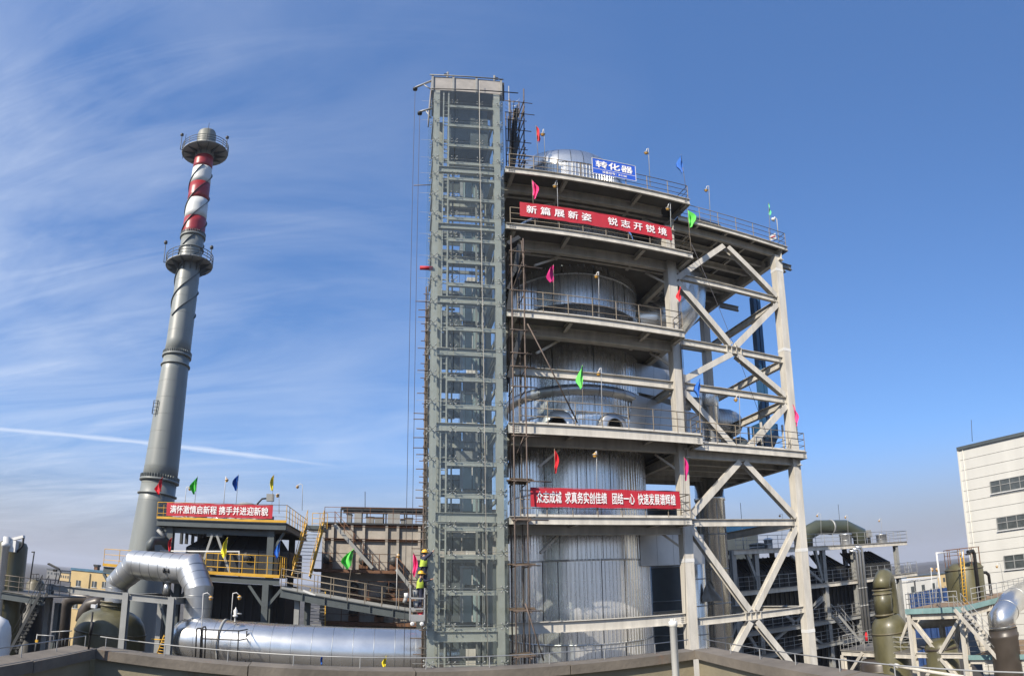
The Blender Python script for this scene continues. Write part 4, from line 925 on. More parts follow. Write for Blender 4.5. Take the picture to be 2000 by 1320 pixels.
# second deck
xb0, xb1 = P(200, 1125, YA - 1).x, P(546, 1130, YA - 1).x
MB().lohi((xb0, YA - 1, zd2 - .06), (xb1, YA + 1.1, zd2)).build('deck_plate', M['deck'], fh)
MB().ibeam((xb0, YA - .95, zd2 - .3), (xb1, YA - .95, zd2 - .3), .42, .24).build('deck_beam', SL, fh)
MB().lohi((xb0, YA - 1.12, zd2 - .06), (xb1, YA - 1.085, zd2 + .14)).build('toe_plate', YE, fh)
railing(fh, [(xb0, YA - 1, zd2), (P(360, 1100, YA - 1).x, YA - 1, zd2)], YE, toe=False, gap=1.3, mids=2)
railing(fh, [(P(402, 1100, YA - 1).x, YA - 1, zd2), (xb1, YA - 1, zd2), (xb1, YA + 1, zd2)], YE, toe=False, gap=.78, mids=2, h=1.3, r=.03)
for x in (P(518, 1180, YA - .9).x, P(345, 1180, YA - .9).x, P(225, 1180, YA - .9).x):
    MB().ibeam((x, YA - .9, GZ), (x, YA - .9, zd2 - .5), .4, .4, up=(0, 1, 0)).build('column', SL, fh)
    for s in (-1, 1): MB().bar((x + s * .1, YA - .9, zd2 - 1.9), (x + s * 1.1, YA - .9, zd2 - .6), .16, .18).build('knee_brace', SL, fh)
wpz = P(400, 1077, YA - .3)
MB().tube([P(313, 1076, YA - .3), P(467, 1077, YA - .3), P(467, 1126, YA - .3)], .05, 8).build('water_pipe', M['white_paint'], fh)
MB().lathe((P(481, 990, YA + 3).x, YA + 3, zd), [(1.05, 0), (1.05, .8), (.9, 1.35), (.5, 1.62), (.02, 1.7)], 28).build('deck_dome', M['grey_paint'], fh)
for px_b, w in ((385, 1.2), (432, .9), (510, 1.5)): MB().lathe((P(px_b, 1010, YA + 2).x, YA + 2, zd), [(w * .6, 0), (w * .6, .6), (.02, .65)], 20).build('deck_hatch', M['alu_dull'] if px_b == 432 else M['slate_paint'], fh)
MB().tube([P(502, 985, YA + 2.5), P(512, 974, YA + 2.5), P(526, 973, YA + 2.5)], .06, 8).build('hose', M['rubber_black'], fh)
MB().box(P(528, 972, YA + 2.5), (.5, .3, .5)).build('valve_box', M['grey_paint'], fh)
MB().tube([P(294, 1076, YA - 1), P(294, 1062, YA - 1), P(300, 1056, YA - 1), P(318, 1056, YA), P(330, 1070, YA + .5)], .28, 14).build('elbow_pipe', SL, fh)
MB().tube([P(308, 1035, YA), P(322, 1050, YA)], .12, 10).build('branch_pipe', M['grey_paint'], fh)
for x in (352, 362, 374, 386, 392): MB().lohi((P(x, 1040, YA + 5).x, YA + 5, P(x, 1062, YA + 5).z), (P(x + 4, 1040, YA + 5).x, YA + 5.3, P(x, 1040, YA + 5).z)).build('pipework', M['dark_steel'], fh)
# stairs at the right end of the house
sw2 = V((1, 0, 0))
st1 = thing('yellow_stair', 'steep yellow-sided stair between the filter house and the rusty box', 'stair', P(575, 1128, 37))
stair(st1, P(571, 1126, 37), P(600, 1024, 39), 1.15, sw2, YE, n=15, rail=YE, string_h=.34, tread_m=M['galv'])
st2 = thing('lower_yellow_stair', 'lower yellow stair flight dropping behind the sloping walkway', 'stair', P(600, 1225, 37))
stair(st2, P(604, 1226, 36.5), P(606, 1150, 38), 1.0, sw2, YE, n=12, rail=None, string_h=.3, tread_m=M['grey_paint'])
MB().lohi((P(600, 1030, 39).x, 38.6, P(600, 1027, 39).z - .25), (P(632, 1030, 39).x, 41, P(600, 1027, 39).z)).build('landing', M['slate_paint'], st1)
railing(st1, [(P(601, 1030, 39).x, 41, P(600, 1027, 39).z), (P(632, 1030, 39).x, 41, P(600, 1027, 39).z)], YE, toe=False, gap=.6)

# ================================================================== rusty precipitator box
YR = 44.0; RW = M['rusty_wall']
rx0, rx1 = P(631, 1100, YR).x, 8.5; rz1 = P(720, 1025, YR).z; rzm = P(720, 1055, YR).z
rbx = thing('rusty_box', 'rust-stained panelled precipitator box with walkways behind the sloping bridge', 'plant', ((rx0 + rx1) / 2, YR + 4, GZ))
MB().lohi((rx0 + .1, YR + .15, GZ), (rx1 - .1, YR + 8, rz1 - .1)).build('core', M['rust'], rbx)
cuts = [rx0] + [P(x, 1100, YR).x for x in (648, 686, 709, 754, 776, 818)] + [5.2, 6.9, rx1]
zcut = [GZ, P(720, 1215, YR).z, P(720, 1165, YR).z, P(720, 1113, YR).z, rzm, rz1]
for i in range(len(cuts) - 1):
    for j in range(len(zcut) - 1):
        o = random.uniform(-.025, .025)
        MB().lohi((cuts[i] + .02, YR + o, zcut[j] + .015), (cuts[i + 1] - .02, YR + .12, zcut[j + 1] - .015)).build('wall_panel', RW, rbx)
for x in cuts: MB().ibeam((x, YR - .06, zcut[1]), (x, YR - .06, rz1), .3, .2, up=(0, 1, 0)).build('stiffener', RW, rbx)
for z in (rzm, rz1 - .1): MB().ibeam((rx0, YR - .1, z), (rx1, YR - .1, z), .16, .3).build('stiffener', M['rust'], rbx)
MB().lohi((rx0 - .2, YR - .3, rz1), (rx1 + .2, YR + 8.2, rz1 + .12)).build('roof_slab', M['dark_steel'], rbx)
railing(rbx, [(rx0, YR - .2, rz1 + .1), (rx1, YR - .2, rz1 + .1)], M['rust'], toe=False, gap=1.7, h=1.2)
b_ = railing
for y0, xr0, xr1, o in ((1113, 612, 773, 1.6), (1166, 680, 838, 1.3), (1216, 632, 838, 1.4)):
    z = P(700, y0, YR - o).z; a, c = P(xr0, y0, YR - o).x, P(xr1, y0, YR - o).x
    MB().lohi((a, YR - o, z - .22), (c, YR - .2, z)).build('walkway', M['rust'], rbx)
    railing(rbx, [(a, YR - o, z), (c, YR - o, z)], M['rust'], toe=False, gap=1.35, h=1.2, mids=1)
    for px_m in (640, 710, 770) if y0 < 1120 else ((690, 762) if y0 < 1200 else (690, 740)):
        c_ = V((P(px_m, y0 - 12, YR - .4).x, YR - .4, z + .75))
        mt = MB().lathe(c_, [(.02, -.35), (.33, -.35), (.38, -.1), (.38, .25), (.2, .4), (.02, .4)], 14, axis=(0, 1, 0)).build('rapper_motor', M['dark_steel'], rbx)
        MB().box(c_ - up * .5, (.7, .5, .4)).build('motor_base', M['rust'], mt)
zr_ = rz1 + .12
for px_a, px_b, h in ((677, 686, 1.3), (692, 706, 1.6), (715, 730, .95), (732, 748, .9), (757, 781, 1.7), (792, 806, .9), (783, 790, .7)):
    h *= .58
    a, c = P(px_a, 1015, YR + .8).x, P(px_b, 1015, YR + .8).x
    mb_ = MB().lohi((a, YR + .8, zr_), (c, YR + 1.7, zr_ + h)).build('roof_unit', M['primer_dark'] if h < .9 else M['grey_paint'], rbx)
    MB().lohi((a - .05, YR + .75, zr_ + h), (c + .05, YR + 1.75, zr_ + h + .07)).build('unit_lid', M['dark_steel'], mb_)
a, c = P(666, 995, YR + 1).x, rx1; zcp = P(720, 994, YR + 1).z
MB().ibeam((a, YR + 1, zcp), (c, YR + 1, zcp), .26, .2).build('canopy_beam', M['dark_steel'], rbx)
MB().ibeam((a, YR + 3, zcp), (c, YR + 3, zcp), .26, .2).build('canopy_beam', M['dark_steel'], rbx)
for i, px_m in enumerate((666, 675, 707, 714, 749, 753, 790, 795, 830)): MB().bar((P(px_m, 1010, YR + 1).x, YR + 1 + (i % 2) * 2, zr_), (P(px_m, 1010, YR + 1).x, YR + 1 + (i % 2) * 2, zcp), .12, .12).build('canopy_post', M['dark_steel'], rbx)
MB().tube([P(713, 960, YR + 2), P(713, 1000, YR + 2)], .03, 5).build('rod', M['dark_steel'], rbx)
st3 = thing('grey_stair', 'long grey stair slanting down across the rusty box to its walkway', 'stair', P(728, 1110, YR - 1.2))
stair(st3, P(728, 1110, YR - 1.0), P(655, 1026, YR - 1.0), .7, (0, -1, 0), M['grey_paint'], n=20, rail=M['rust'], string_h=.26)
st4 = thing('short_grey_stair', 'short grey stair slanting down at the right end of the rusty box walkway', 'stair', P(800, 1146, YR - 1.2))
stair(st4, P(802, 1148, YR - 1.0), P(774, 1112, YR - 1.0), .7, (0, -1, 0), M['grey_paint'], n=10, rail=M['rust'], string_h=.26)

# ================================================================== sloping walkway
YW = 34.0; wk = thing('sloping_walkway', 'grey steel walkway bridge sloping down to the lift tower with tube railings', 'walkway', P(690, 1190, YW))
za, zb_ = P(548, 1158, YW), P(812, 1204, YW)
for o in (0, 1.5):
    f = V((0, o, 0)); g = MB().ibeam(za + f, zb_ + f, .5, .26).build('girder', SL, wk)
    for i in range(1, 6):
        q = za.lerp(zb_, i / 6) + f; MB().bar(q - up * .24, q + up * .24, .24, .03, up=(1, 0, 0)).build('stiffener', SL, g)
MB().slab([za + up * .27, zb_ + up * .27, zb_ + V((0, 1.5, .27)), za + V((0, 1.5, .27))], .04).build('deck_plate', M['deck'], wk)
for o in (0, 1.5): railing(wk, [za + V((0, o, .28)), zb_ + V((0, o, .28))], M['rail_brown'], toe=True, toe_m=M['grey_paint'], gap=1.05, h=1.2, r=.026)
for px_m, y0 in ((579, 1166),):
    q = P(px_m, 1200, YW + .5); MB().ibeam((q.x, YW + .6, GZ), (q.x, YW + .6, P(px_m, 1168, YW).z), .3, .3, up=(0, 1, 0)).build('post', M['grey_paint'], wk)
q = P(600, 1200, YW + 1.5); MB().ibeam((q.x, YW + 1.5, GZ), (q.x, YW + 1.5, P(600, 1170, YW).z), .34, .34, up=(0, 1, 0)).build('post', SL, wk)
MB().bar(P(592, 1153, YW), P(616, 1163, YW), .05, .12).build('white_tube', M['white_paint'], wk)

# ================================================================== far left
YV = 27.5
lv = thing('left_brown_vessel', 'olive-brown upright vessel at the left edge with a rounded top', 'vessel', (P(25, 1140, YV).x, YV, GZ))
zz0, zz1 = P(30, 1150, YV).z, P(30, 1056, YV).z; cxv = P(22, 1100, YV).x
MB().lathe((cxv, YV, 0), [(.92, GZ), (.92, zz1 - .35), (.8, zz1 - .12), (.4, zz1), (.02, zz1 + .03)], 32).build('shell', M['frp_green'], lv)
MB().tube([P(62, 1078, YV), P(67, 1078, YV), P(58, 1140, YV)], .04, 6).build('side_pipe', M['dark_steel'], lv)
MB().lohi((P(15, 1070, YV - 1).x, YV - 1.3, P(15, 1077, YV - 1).z), (P(36, 1070, YV - 1).x, YV - 1.0, P(15, 1055, YV - 1).z)).build('bracket_box', M['white_paint'], lv)
MB().bar(P(22, 1054, YV - 1.1), P(47, 1048, YV - 1.1), .2, .16).build('white_arm', M['white_paint'], lv)
MB().tube([P(46, 1050, YV - 1.1), P(44, 1066, YV - 1.1), P(33, 1078, YV - 1.1)], .07, 8).build('hose', M['rubber_black'], lv)
wc = thing('white_riser_pipe', 'white riser pipe with a flanged top in front of the brown vessel', 'pipe', P(7, 1140, YV - 1.4))
xw = P(9, 1090, YV - 1.4).x; zw = P(11, 1048, YV - 1.4).z
MB().lathe((xw, YV - 1.4, 0), [(.2, GZ), (.2, zw - .6), (.27, zw - .6), (.27, zw - .35), (.2, zw - .35), (.2, zw), (.02, zw + .01)], 20).build('pipe_shaft', M['white_paint'], wc)
zp = P(40, 1157, YV - 1).z
lp = thing('left_platform', 'dark platform with railing and steep stair below the brown vessel', 'platform', P(40, 1160, YV - 1))
xq0, xq1 = P(-20, 1158, YV - 1.3).x, P(92, 1152, YV - 1.3).x
MB().lohi((xq0, YV - 1.5, zp - .06), (xq1, YV + 3, zp)).build('deck_plate', M['deck'], lp)
MB().ibeam((xq0, YV - 1.5, zp - .3), (xq1, YV - 1.5, zp - .3), .4, .2).build('edge_beam', M['slate_paint'], lp)
railing(lp, [(xq0, YV - 1.45, zp), (P(58, 1150, YV - 1.4).x, YV - 1.45, zp)], M['rail_brown'], toe=False, gap=.75, h=.9)
railing(lp, [(P(70, 1150, YV).x, YV + .4, zp), (xq1 + .4, YV + .4, zp)], M['dark_steel'], toe=False, gap=.6, h=.9)
stair(lp, P(17, 1275, YV - 1.8), P(79, 1158, YV - 1.8), .65, (0, 1, 0), M['dark_steel'], n=16, rail=M['dark_steel'], string_h=.18)
for x in (-1.2, 1.5): MB().ibeam((xq0 + 2.2 + x, YV + .5, GZ), (xq0 + 2.2 + x, YV + .5, zp - .4), .3, .3).build('post', M['slate_paint'], lp)
for px_m, w in ((20, 1.1), (62, .8)):
    c = P(px_m, 1220, YV + 2.5); MB().lathe((c.x, YV + 2.5, 0), [(w, GZ), (w, zp - .8), (.1, zp - .5)], 24).build('under_vessel', M['dark_steel'], lp)
MB().tube([P(-10, 1185, YV + .5), P(45, 1187, YV + .5)], .35, 16).build('under_pipe', M['dark_steel'], lp)
wd = thing('white_tank_dome', 'white ribbed tank dome cut by the lower left picture edge', 'tank', P(-10, 1290, 20))
c = P(-12, 1300, 20); MB().lathe((c.x, 20, 0), [(.62, GZ), (.62, P(0, 1240, 20).z), (.55, P(0, 1222, 20).z), (.4, P(0, 1210, 20).z), (.02, P(0, 1203, 20).z)], 28).build('shell', M['white_paint'], wd)
fl_ = thing('floodlight_stand', 'tilted floodlight on a bent tube stand above the left platform', 'lamp', P(112, 1140, 29))
MB().tube([P(107, 1140, 29), P(111, 1118, 29)], .03, 5).build('leg', M['dark_steel'], fl_); MB().tube([P(113, 1140, 29), P(119, 1117, 29), P(115, 1110, 29), P(96, 1100, 29)], .035, 6).build('leg', M['dark_steel'], fl_)
MB().bar(P(94, 1101, 29), P(116, 1112, 29), .14, .1).build('lamp_head', M['dark_steel'], fl_); MB().box(P(108, 1114, 29), (.2, .15, .15)).build('ballast_box', M['rubber_black'], fl_)
ft = thing('far_caged_tank', 'small far tank with a cage and dome behind the left platform', 'tank', P(70, 1150, 45))
c = P(69, 1150, 45); MB().lathe((c.x, 45, 0), [(.9, GZ), (.9, P(70, 1140, 45).z), (.6, P(70, 1132, 45).z), (.02, P(70, 1130, 45).z)], 20).build('shell', M['frp_brown'], ft)
for px_m in (60, 65, 71, 76): MB().tube([P(px_m, 1140, 44.5), P(px_m, 1121, 44.5)], .04, 5).build('cage_bar', M['dark_steel'], ft)
for y in (1121, 1129): MB().tube([P(60, y, 44.5), P(76, y, 44.5)], .04, 5).build('cage_bar', M['dark_steel'], ft)
be_ = thing('brown_elbow_duct', 'thick brown pipe bending over behind the steel portal', 'duct', P(125, 1270, 38))
MB().tube([P(120, 1275, 38), P(126, 1215, 38), P(128, 1185, 38), P(134, 1173, 38), P(146, 1168, 38), P(165, 1168, 38), P(178, 1172, 38), P(184, 1185, 38), P(185, 1215, 38)], .48, 20).build('pipe_run', M['frp_dark'], be_)
be2 = thing('dark_elbow_duct', 'second dark pipe bend tucked behind the green vessel', 'duct', P(165, 1200, 36.8))
MB().tube([P(160, 1215, 37), P(165, 1195, 37), P(175, 1182, 37), P(190, 1178, 37), P(205, 1178, 37)], .5, 20).build('pipe_run', M['frp_dark'], be2)
sw3 = thing('small_pipe_stand', 'low tangle of small grey pipes and handrails beside the portal foot', 'pipework', P(110, 1270, 26))
for x0, y0, x1, y1 in ((72, 1240, 106, 1242), (68, 1272, 73, 1238), (106, 1242, 103, 1268), (117, 1232, 114, 1268), (122, 1246, 120, 1268), (128, 1246, 126, 1266), (137, 1245, 135, 1265), (100, 1234, 140, 1232)):
    MB().tube([P(x0, y0, 26), P(x1, y1, 26)], .035, 6).build('pipe_run', M['dark_steel'] if x0 > 100 else M['galv'], sw3)
MB().box(P(72, 1252, 25.9), (.16, .1, .14)).build('valve', M['yellow_paint'], sw3)
# yellow office block far behind
YO = 75.0; yo = thing('yellow_office', 'yellow rendered office block with dark windows far behind the arch duct', 'building', P(170, 1180, YO))
x0, x1 = P(136, 1150, YO).x, P(262, 1150, YO).x; z1 = P(170, 1116, YO).z
MB().lohi((x0, YO, GZ), (x1, YO + 12, z1)).build('wall', M['building_yellow'], yo)
MB().lohi((x0 - .1, YO - .12, z1), (x1 + .2, YO + 12, z1 + .35)).build('roof_edge', M['roof_blue'], yo)
for px_m, py in ((153, 1139), (184, 1141), (204, 1142), (229, 1142), (147, 1182), (172, 1184), (204, 1182)):
    c = P(px_m, py, YO); w = MB().lohi((c.x - .42, YO - .03, c.z - .45), (c.x + .42, YO + .02, c.z + .45)).build('window', M['window_dark'], yo)
    MB().lohi((c.x - .03, YO - .06, c.z - .45), (c.x + .03, YO - .032, c.z + .45)).build('mullion', M['white_paint'], w); MB().lohi((c.x - .5, YO - .08, c.z - .54), (c.x + .5, YO - .034, c.z - .46)).build('sill', M['white_paint'], w)
c = P(187, 1108, YO + 3); MB().lohi((c.x - .3, YO + 3, z1), (c.x + .3, YO + 3.8, z1 + .9)).build('roof_chimney', M['rust'], yo); MB().lohi((c.x - .4, YO + 2.9, z1 + .9), (c.x + .4, YO + 3.9, z1 + 1.2)).build('chimney_cap', M['dark_steel'], yo)
MB().tube([P(176, 1120, YO - .1), P(173, 1150, YO - .1)], .06, 6).build('downpipe', M['dark_steel'], yo)
# ================================================================== rear frame building on the right with black filters
YX = 46.0; GP = M['grey_paint']
ra = thing('rear_plant_frame', 'grey steel frame storeys packed with black filter casings behind the right bay', 'plant', (P(1600, 1200, YX).x, YX, GZ))
rx = [P(x, 1100, YX).x for x in (1432, 1476, 1608, 1668, 1752)]
zdk = [P(1600, y, YX).z for y in (1056, 1140, 1213, 1258)]
zdk[0] = P(1700, 1062, YX).z
for x in rx:
    MB().ibeam((x, YX, GZ), (x, YX, zdk[0]), .5, .46, up=(0, 1, 0)).build('column', GP, ra)
    MB().ibeam((x, YX + 9, GZ), (x, YX + 9, zdk[0]), .5, .46, up=(0, 1, 0)).build('column', GP, ra)
xe0, xe1 = P(1428, 1060, YX).x, P(1768, 1060, YX).x
for i, z in enumerate(zdk):
    e1 = xe1 if i == 0 else P(1790 if i == 1 else 1700, 1140, YX).x
    MB().ibeam((xe0, YX - .3, z - .22), (e1, YX - .3, z - .22), .44, .24).build('deck_beam', M['primer'] if i < 2 else GP, ra)
    MB().lohi((xe0, YX - .3, z), (e1, YX + 9.5, z + .05)).build('deck_plate', M['deck'], ra)
    railing(ra, [(xe0 + .3, YX - .35, z + .05), (e1, YX - .35, z + .05)] + ([(e1, YX + 4, z + .05)] if i < 2 else []), M['galv'], toe=False, gap=1.25, h=1.3, r=.03, mids=2)
for a, c in (((1455, 1075), (1480, 1140)), ((1590, 1070), (1606, 1135)), ((1420, 1260), (1440, 1215)), ((1520, 1190), (1608, 1260)), ((1500, 1260), (1608, 1170)), ((1440, 1205), (1480, 1270)), ((1545, 1085), (1605, 1137)), ((1560, 1215), (1606, 1165))):
    p0, p1 = P(*a, YX - .05), P(*c, YX - .05); MB().ibeam(p0, p1, .3, .28, up=(0, 1, 0)).build('brace', GP, ra)
# black casings in the upper storey, each with a pitched ribbed top
for k, (x0, x1) in enumerate(((rx[0] + .4, rx[2] - .3), (rx[2] + .4, rx[3] - .2), (rx[3] + .6, rx[4] + .1))):
    fc = thing('filter_casing', ('leftmost and widest' if k == 0 else 'middle' if k == 1 else 'rightmost') + ' black ribbed filter casing inside the rear plant frame', 'filter', ((x0 + x1) / 2, YX + 4, zdk[1]), 'filter casings in the rear frame')
    zt1, zt2 = zdk[1] + 1.7, zdk[0] - .75
    MB().lohi((x0, YX + 1.2, zdk[1] + .06), (x1, YX + 7, zt1)).build('casing', M['black_plate'], fc)
    n = max(4, int((x1 - x0) / .7))
    for i in range(n):
        a, c = x0 + (x1 - x0) * i / n, x0 + (x1 - x0) * (i + 1) / n
        ia, ic = x0 + .8 + (x1 - x0 - 1.6) * i / n, x0 + .8 + (x1 - x0 - 1.6) * (i + 1) / n
        MB().slab([(a, YX + 1.2, zt1), (c - .03, YX + 1.2, zt1), (ic - .03, YX + 3.6, zt2), (ia, YX + 3.6, zt2)], .06).build('roof_panel', M['black_ribs'], fc)
        MB().bar((a, YX + 1.15, zt1 + .02), (ia, YX + 3.55, zt2 + .04), .07, .12).build('roof_rib', M['dark_steel'], fc)
        MB().bar((a + .05, YX + 1.12, zdk[1] + .1), (a + .05, YX + 1.12, zt1), .08, .1).build('wall_rib', M['black_ribs'], fc)
MB().lohi((rx[0], YX + 1.5, GZ), (rx[4], YX + 8, zdk[1] - .5)).build('lower_casing', M['black_plate'], ra)
for i in range(34): MB().lohi((rx[0] + .3 + i * .62, YX + 1.38, GZ), (rx[0] + .45 + i * .62, YX + 1.5, zdk[1] - .5)).build('casing_rib', M['black_ribs'], ra)
for k, px_m in enumerate((1682, 1688, 1694)):       # silver vent risers down the front
    q = P(px_m, 1180, YX - 1.0); t = thing('silver_riser', ('left', 'middle', 'right')[k] + ' one of three silver riser pipes down the front of the rear frame', 'pipe', (q.x, q.y, GZ), 'silver risers')
    MB().tube([(q.x, q.y, zdk[2] - 3), (q.x, q.y, zdk[0] - 1.1 + .2 * k), (q.x - .2, q.y, zdk[0] - .8 + .2 * k), (q.x - .8, q.y + .3, zdk[0] - .7 + .2 * k)], .15, 14).build('pipe_run', M['alu_dull'], t)
    for z in (zdk[1] - 1, zdk[1] - 3): MB().lathe((q.x, q.y, z), [(.15, -.05), (.2, -.05), (.2, .05), (.15, .05)], 14).build('flange', M['galv'], t)
for px_m in (1452, 1500, 1540):
    for y in (1066, 1074): pass
# roof equipment
za_ = zdk[0] + .05
gd = thing('green_roof_duct', 'dull green trapezoid duct on the roof of the rear plant frame', 'duct', P(1620, 1055, YX + 3))
a, b1, c1, d1 = P(1572, 1052, YX + 3), P(1594, 1030, YX + 3), P(1652, 1030, YX + 3), P(1680, 1052, YX + 3)
MB().tube([V((a.x, a.y, za_)), V((a.x + .1, a.y, b1.z - .75)), V((b1.x + .2, a.y, b1.z)), V((c1.x - .2, a.y, b1.z)), V((d1.x - .1, a.y, b1.z - .9)), V((d1.x, a.y, za_))], .85, 24).build('casing', M['duct_green'], gd)
MB().lathe((P(1622, 1030, YX + 3).x, a.y, b1.z), [(.86, -.12), (.92, -.1), (.92, .1), (.86, .12)], 24, axis=(1, 0, 0)).build('band', M['galv'], gd)
for k, (px_m, w, h, m) in enumerate(((1652, .8, 1.5, 'alu_dull'), (1722, .75, 1.3, 'alu_dull'), (1500, .5, 1.2, 'alu_dull'), (1478, .9, .7, 'slate_paint'))):
    c = P(px_m, 1055, YX + 2); t = thing('roof_drum', ('silver drum beside the end of the green duct', 'silver drum near the right end of the rear roof', 'slim silver drum left of the corner column on the rear roof', 'low dark drum at the left end of the rear roof')[k], 'drum', (c.x, YX + 2, za_))
    MB().lathe((c.x, YX + 2, za_), [(w * .9, 0), (w * .9, h * .8), (w, h * .82), (w, h * .9), (w * .5, h), (.02, h)], 22).build('shell', M[m], t)
    MB().lathe((c.x, YX + 2, za_ + h * .4), [(w * .9, -.04), (w * .9 + .03, 0), (w * .9, .04)], 22).build('band', M['alu_seam'], t)
for k, px_m in enumerate((1684, 1697)):
    c = P(px_m, 1050, YX + 2.5); t = thing('control_cabinet', ('left', 'right')[k] + ' grey cabinet of the pair on the rear roof beside the green duct', 'cabinet', (c.x, YX + 2.5, za_))
    MB().box((c.x, YX + 2.5, za_ + 1.35), (.55, .5, .9)).build('box', M['galv'], t); MB().box((c.x, YX + 2.24, za_ + 1.35), (.42, .03, .7)).build('door', M['grey_paint'], t)
    MB().box((c.x, YX + 2.5, za_ + .45), (.3, .3, .9)).build('stand', M['dark_steel'], t)
for k, (px_m, y0) in enumerate(((1446, 982), (1565, 996), (1637, 985), (1738, 1045))):
    if k == 3: continue
    q = P(px_m, y0, YX + 4); t = thing('lightning_mast', ('leftmost', 'middle', 'rightmost')[k] + ' thin lightning mast on the rear plant roof', 'mast', (q.x, q.y, za_), 'lightning masts')
    MB().tube([(q.x, q.y, za_), (q.x, q.y, q.z)], .03, 5).build('rod', M['dark_steel'], t); MB().tube([(q.x, q.y, za_), (q.x, q.y, za_ + (q.z - za_) * .5)], .05, 5).build('sleeve', M['galv'], t)
bt = thing('blue_curved_shed', 'blue curved sheet roof showing behind the rear plant', 'shed', P(1450, 1025, 60))
a, c = P(1400, 1016, 60), P(1480, 1016, 60); b = MB()
b.lathe(((a.x + c.x) / 2 - 6, 60, a.z - 2.2), [(2.6, -3), (2.6, 0)], 2, axis=(0, 1, 0)) if False else None
prof_ = [(a.x - 6, a.z - 1.5), (a.x - 6, a.z - .1), (c.x - 1.2, a.z), (c.x - .5, a.z - .2), (c.x, a.z - .7), (c.x, a.z - 1.5)]
b.add([(x, 60, z) for x, z in prof_] + [(x, 66, z) for x, z in prof_], [tuple(range(6))[::-1], tuple(range(6, 12))] + [(i, (i + 1) % 6, 6 + (i + 1) % 6, 6 + i) for i in range(6)]).build('roof_sheet', M['blue_paint'], bt)
MB().lohi((a.x - 6, 60.1, GZ), (c.x - .1, 65.9, a.z - 1.52)).build('wall', M['slate_paint'], bt)

# ================================================================== near right: scrubber, blue-decked frame, tank with yellow ladder
XN = 31.7; YN = 21.0
def N(x, y, d=0): return PX(x, y, XN + d)
fr = thing('blue_decked_steelwork', 'pale steel frame with faded blue deck edges at the lower right', 'frame', N(1850, 1300))
zA = (N(1776, 1186).z + N(1876, 1198).z) / 2; yF, yC = N(1776, 1190).y, N(1877, 1190).y
PRM = M['primer']
for y in (yF, yC):
    for dx_ in (0, 3.6): MB().ibeam((XN + dx_, y, GZ), (XN + dx_, y, zA - .2), .34, .36, up=(1, 0, 0)).build('post', PRM, fr)
MB().lohi((XN - .25, yC - .25, zA - .18), (XN - .2, yF + .2, zA + .2)).build('fascia', M['deck_blue'], fr)
MB().lohi((XN - .19, yC - .25, zA - .18), (XN + 9, yC - .2, zA + .2)).build('fascia', M['deck_blue'], fr)
MB().lohi((XN - .19, yC - .19, zA + .08), (XN + 9, yF + .2, zA + .16)).build('deck_plate', M['sandy_deck'], fr)
MB().ibeam((XN, yC + .18, zA - .42), (XN, yF - .18, zA - .42), .4, .24).build('beam', PRM, fr)
MB().ibeam((XN + .18, yC, zA - .42), (XN + 9, yC, zA - .42), .4, .24).build('beam', PRM, fr)
railing(fr, [(XN + 3.4, yF + .1, zA + .16), (XN - .15, yF + .1, zA + .16), (XN - .15, yC + .1, zA + .16)], M['galv'], toe=False, gap=.72, h=1.1, mids=2)
railing(fr, [(XN + 1.2, yC - .15, zA + .16), (XN + 9, yC - .15, zA + .16)], M['galv'], toe=False, gap=.9, h=1.1, mids=2)
zm = N(1833, 1280).z; ymid = (yF + yC) / 2
for s in (-1, 1):
    ye = yF - .2 if s > 0 else yC + .2
    MB().ibeam((XN, ye, zA - .7), (XN, ymid + s * .1, zm + .2), .26, .26, up=(1, 0, 0)).build('brace', PRM, fr)
    MB().ibeam((XN, ymid + s * .1, zm - .2), (XN, ye, zm - 2.4), .26, .26, up=(1, 0, 0)).build('brace', PRM, fr)
    MB().ibeam((XN + 3.6, ymid + s * .3, zA - .6), (XN + 3.6, ymid + s * 1.5, zm - 1.4), .3, .3, up=(1, 0, 0)).build('brace', PRM, fr)
MB().ibeam((XN, yC + .18, zm), (XN, yF - .18, zm), .36, .24).build('beam', PRM, fr)
# lower decks: one beyond the frame to the left, one nearer to the right
zlow = (N(1650, 1262).z + N(1775, 1283).z) / 2; yl0, yl1 = N(1643, 1270).y, yF + .25
zrt = N(1940, 1284).z; yr0, yr1 = yC - .25, N(2090, 1300).y
for y0, y1, z, m in ((yl0, yl1, zlow, 'deck'), (yr0, yr1, zrt, 'sandy_deck')):
    MB().ibeam((XN, y0, z - .22), (XN, y1, z - .22), .4, .24).build('beam', PRM, fr)
    MB().lohi((XN - .1, min(y0, y1), z), (XN + 6, max(y0, y1), z + .06)).build('deck_plate', M[m], fr)
    if m != 'deck': MB().lohi((XN - .2, min(y0, y1), z - .12), (XN - .12, max(y0, y1), z + .2)).build('fascia', M['deck_blue'], fr)
    railing(fr, [(XN - .05, y0, z + .06), (XN - .05, y1, z + .06)], M['galv'], toe=False, gap=.85, h=1.1, mids=2)
for px_m in (1648, 1737): y = N(px_m, 1290).y; MB().ibeam((XN, y, GZ), (XN, y, zlow - .4), .34, .34, up=(1, 0, 0)).build('post', PRM, fr)
for px_m in (1957,): y = N(px_m, 1300).y; MB().ibeam((XN, y, GZ), (XN, y, zrt - .4), .34, .34, up=(1, 0, 0)).build('post', PRM, fr)
MB().bar(N(1656, 1322), N(1686, 1274), .26, .26, up=(1, 0, 0)).build('brace', PRM, fr)
railing(fr, [(XN + .2, yl0 - .1, zlow + .06), (XN + 5, yl0 - .1, zlow + .06)], M['galv'], toe=False, gap=.9, h=1.1, mids=2)
rs1 = thing('right_deck_stair', 'pale stair dropping from the blue deck to the lower right deck', 'stair', N(1960, 1275))
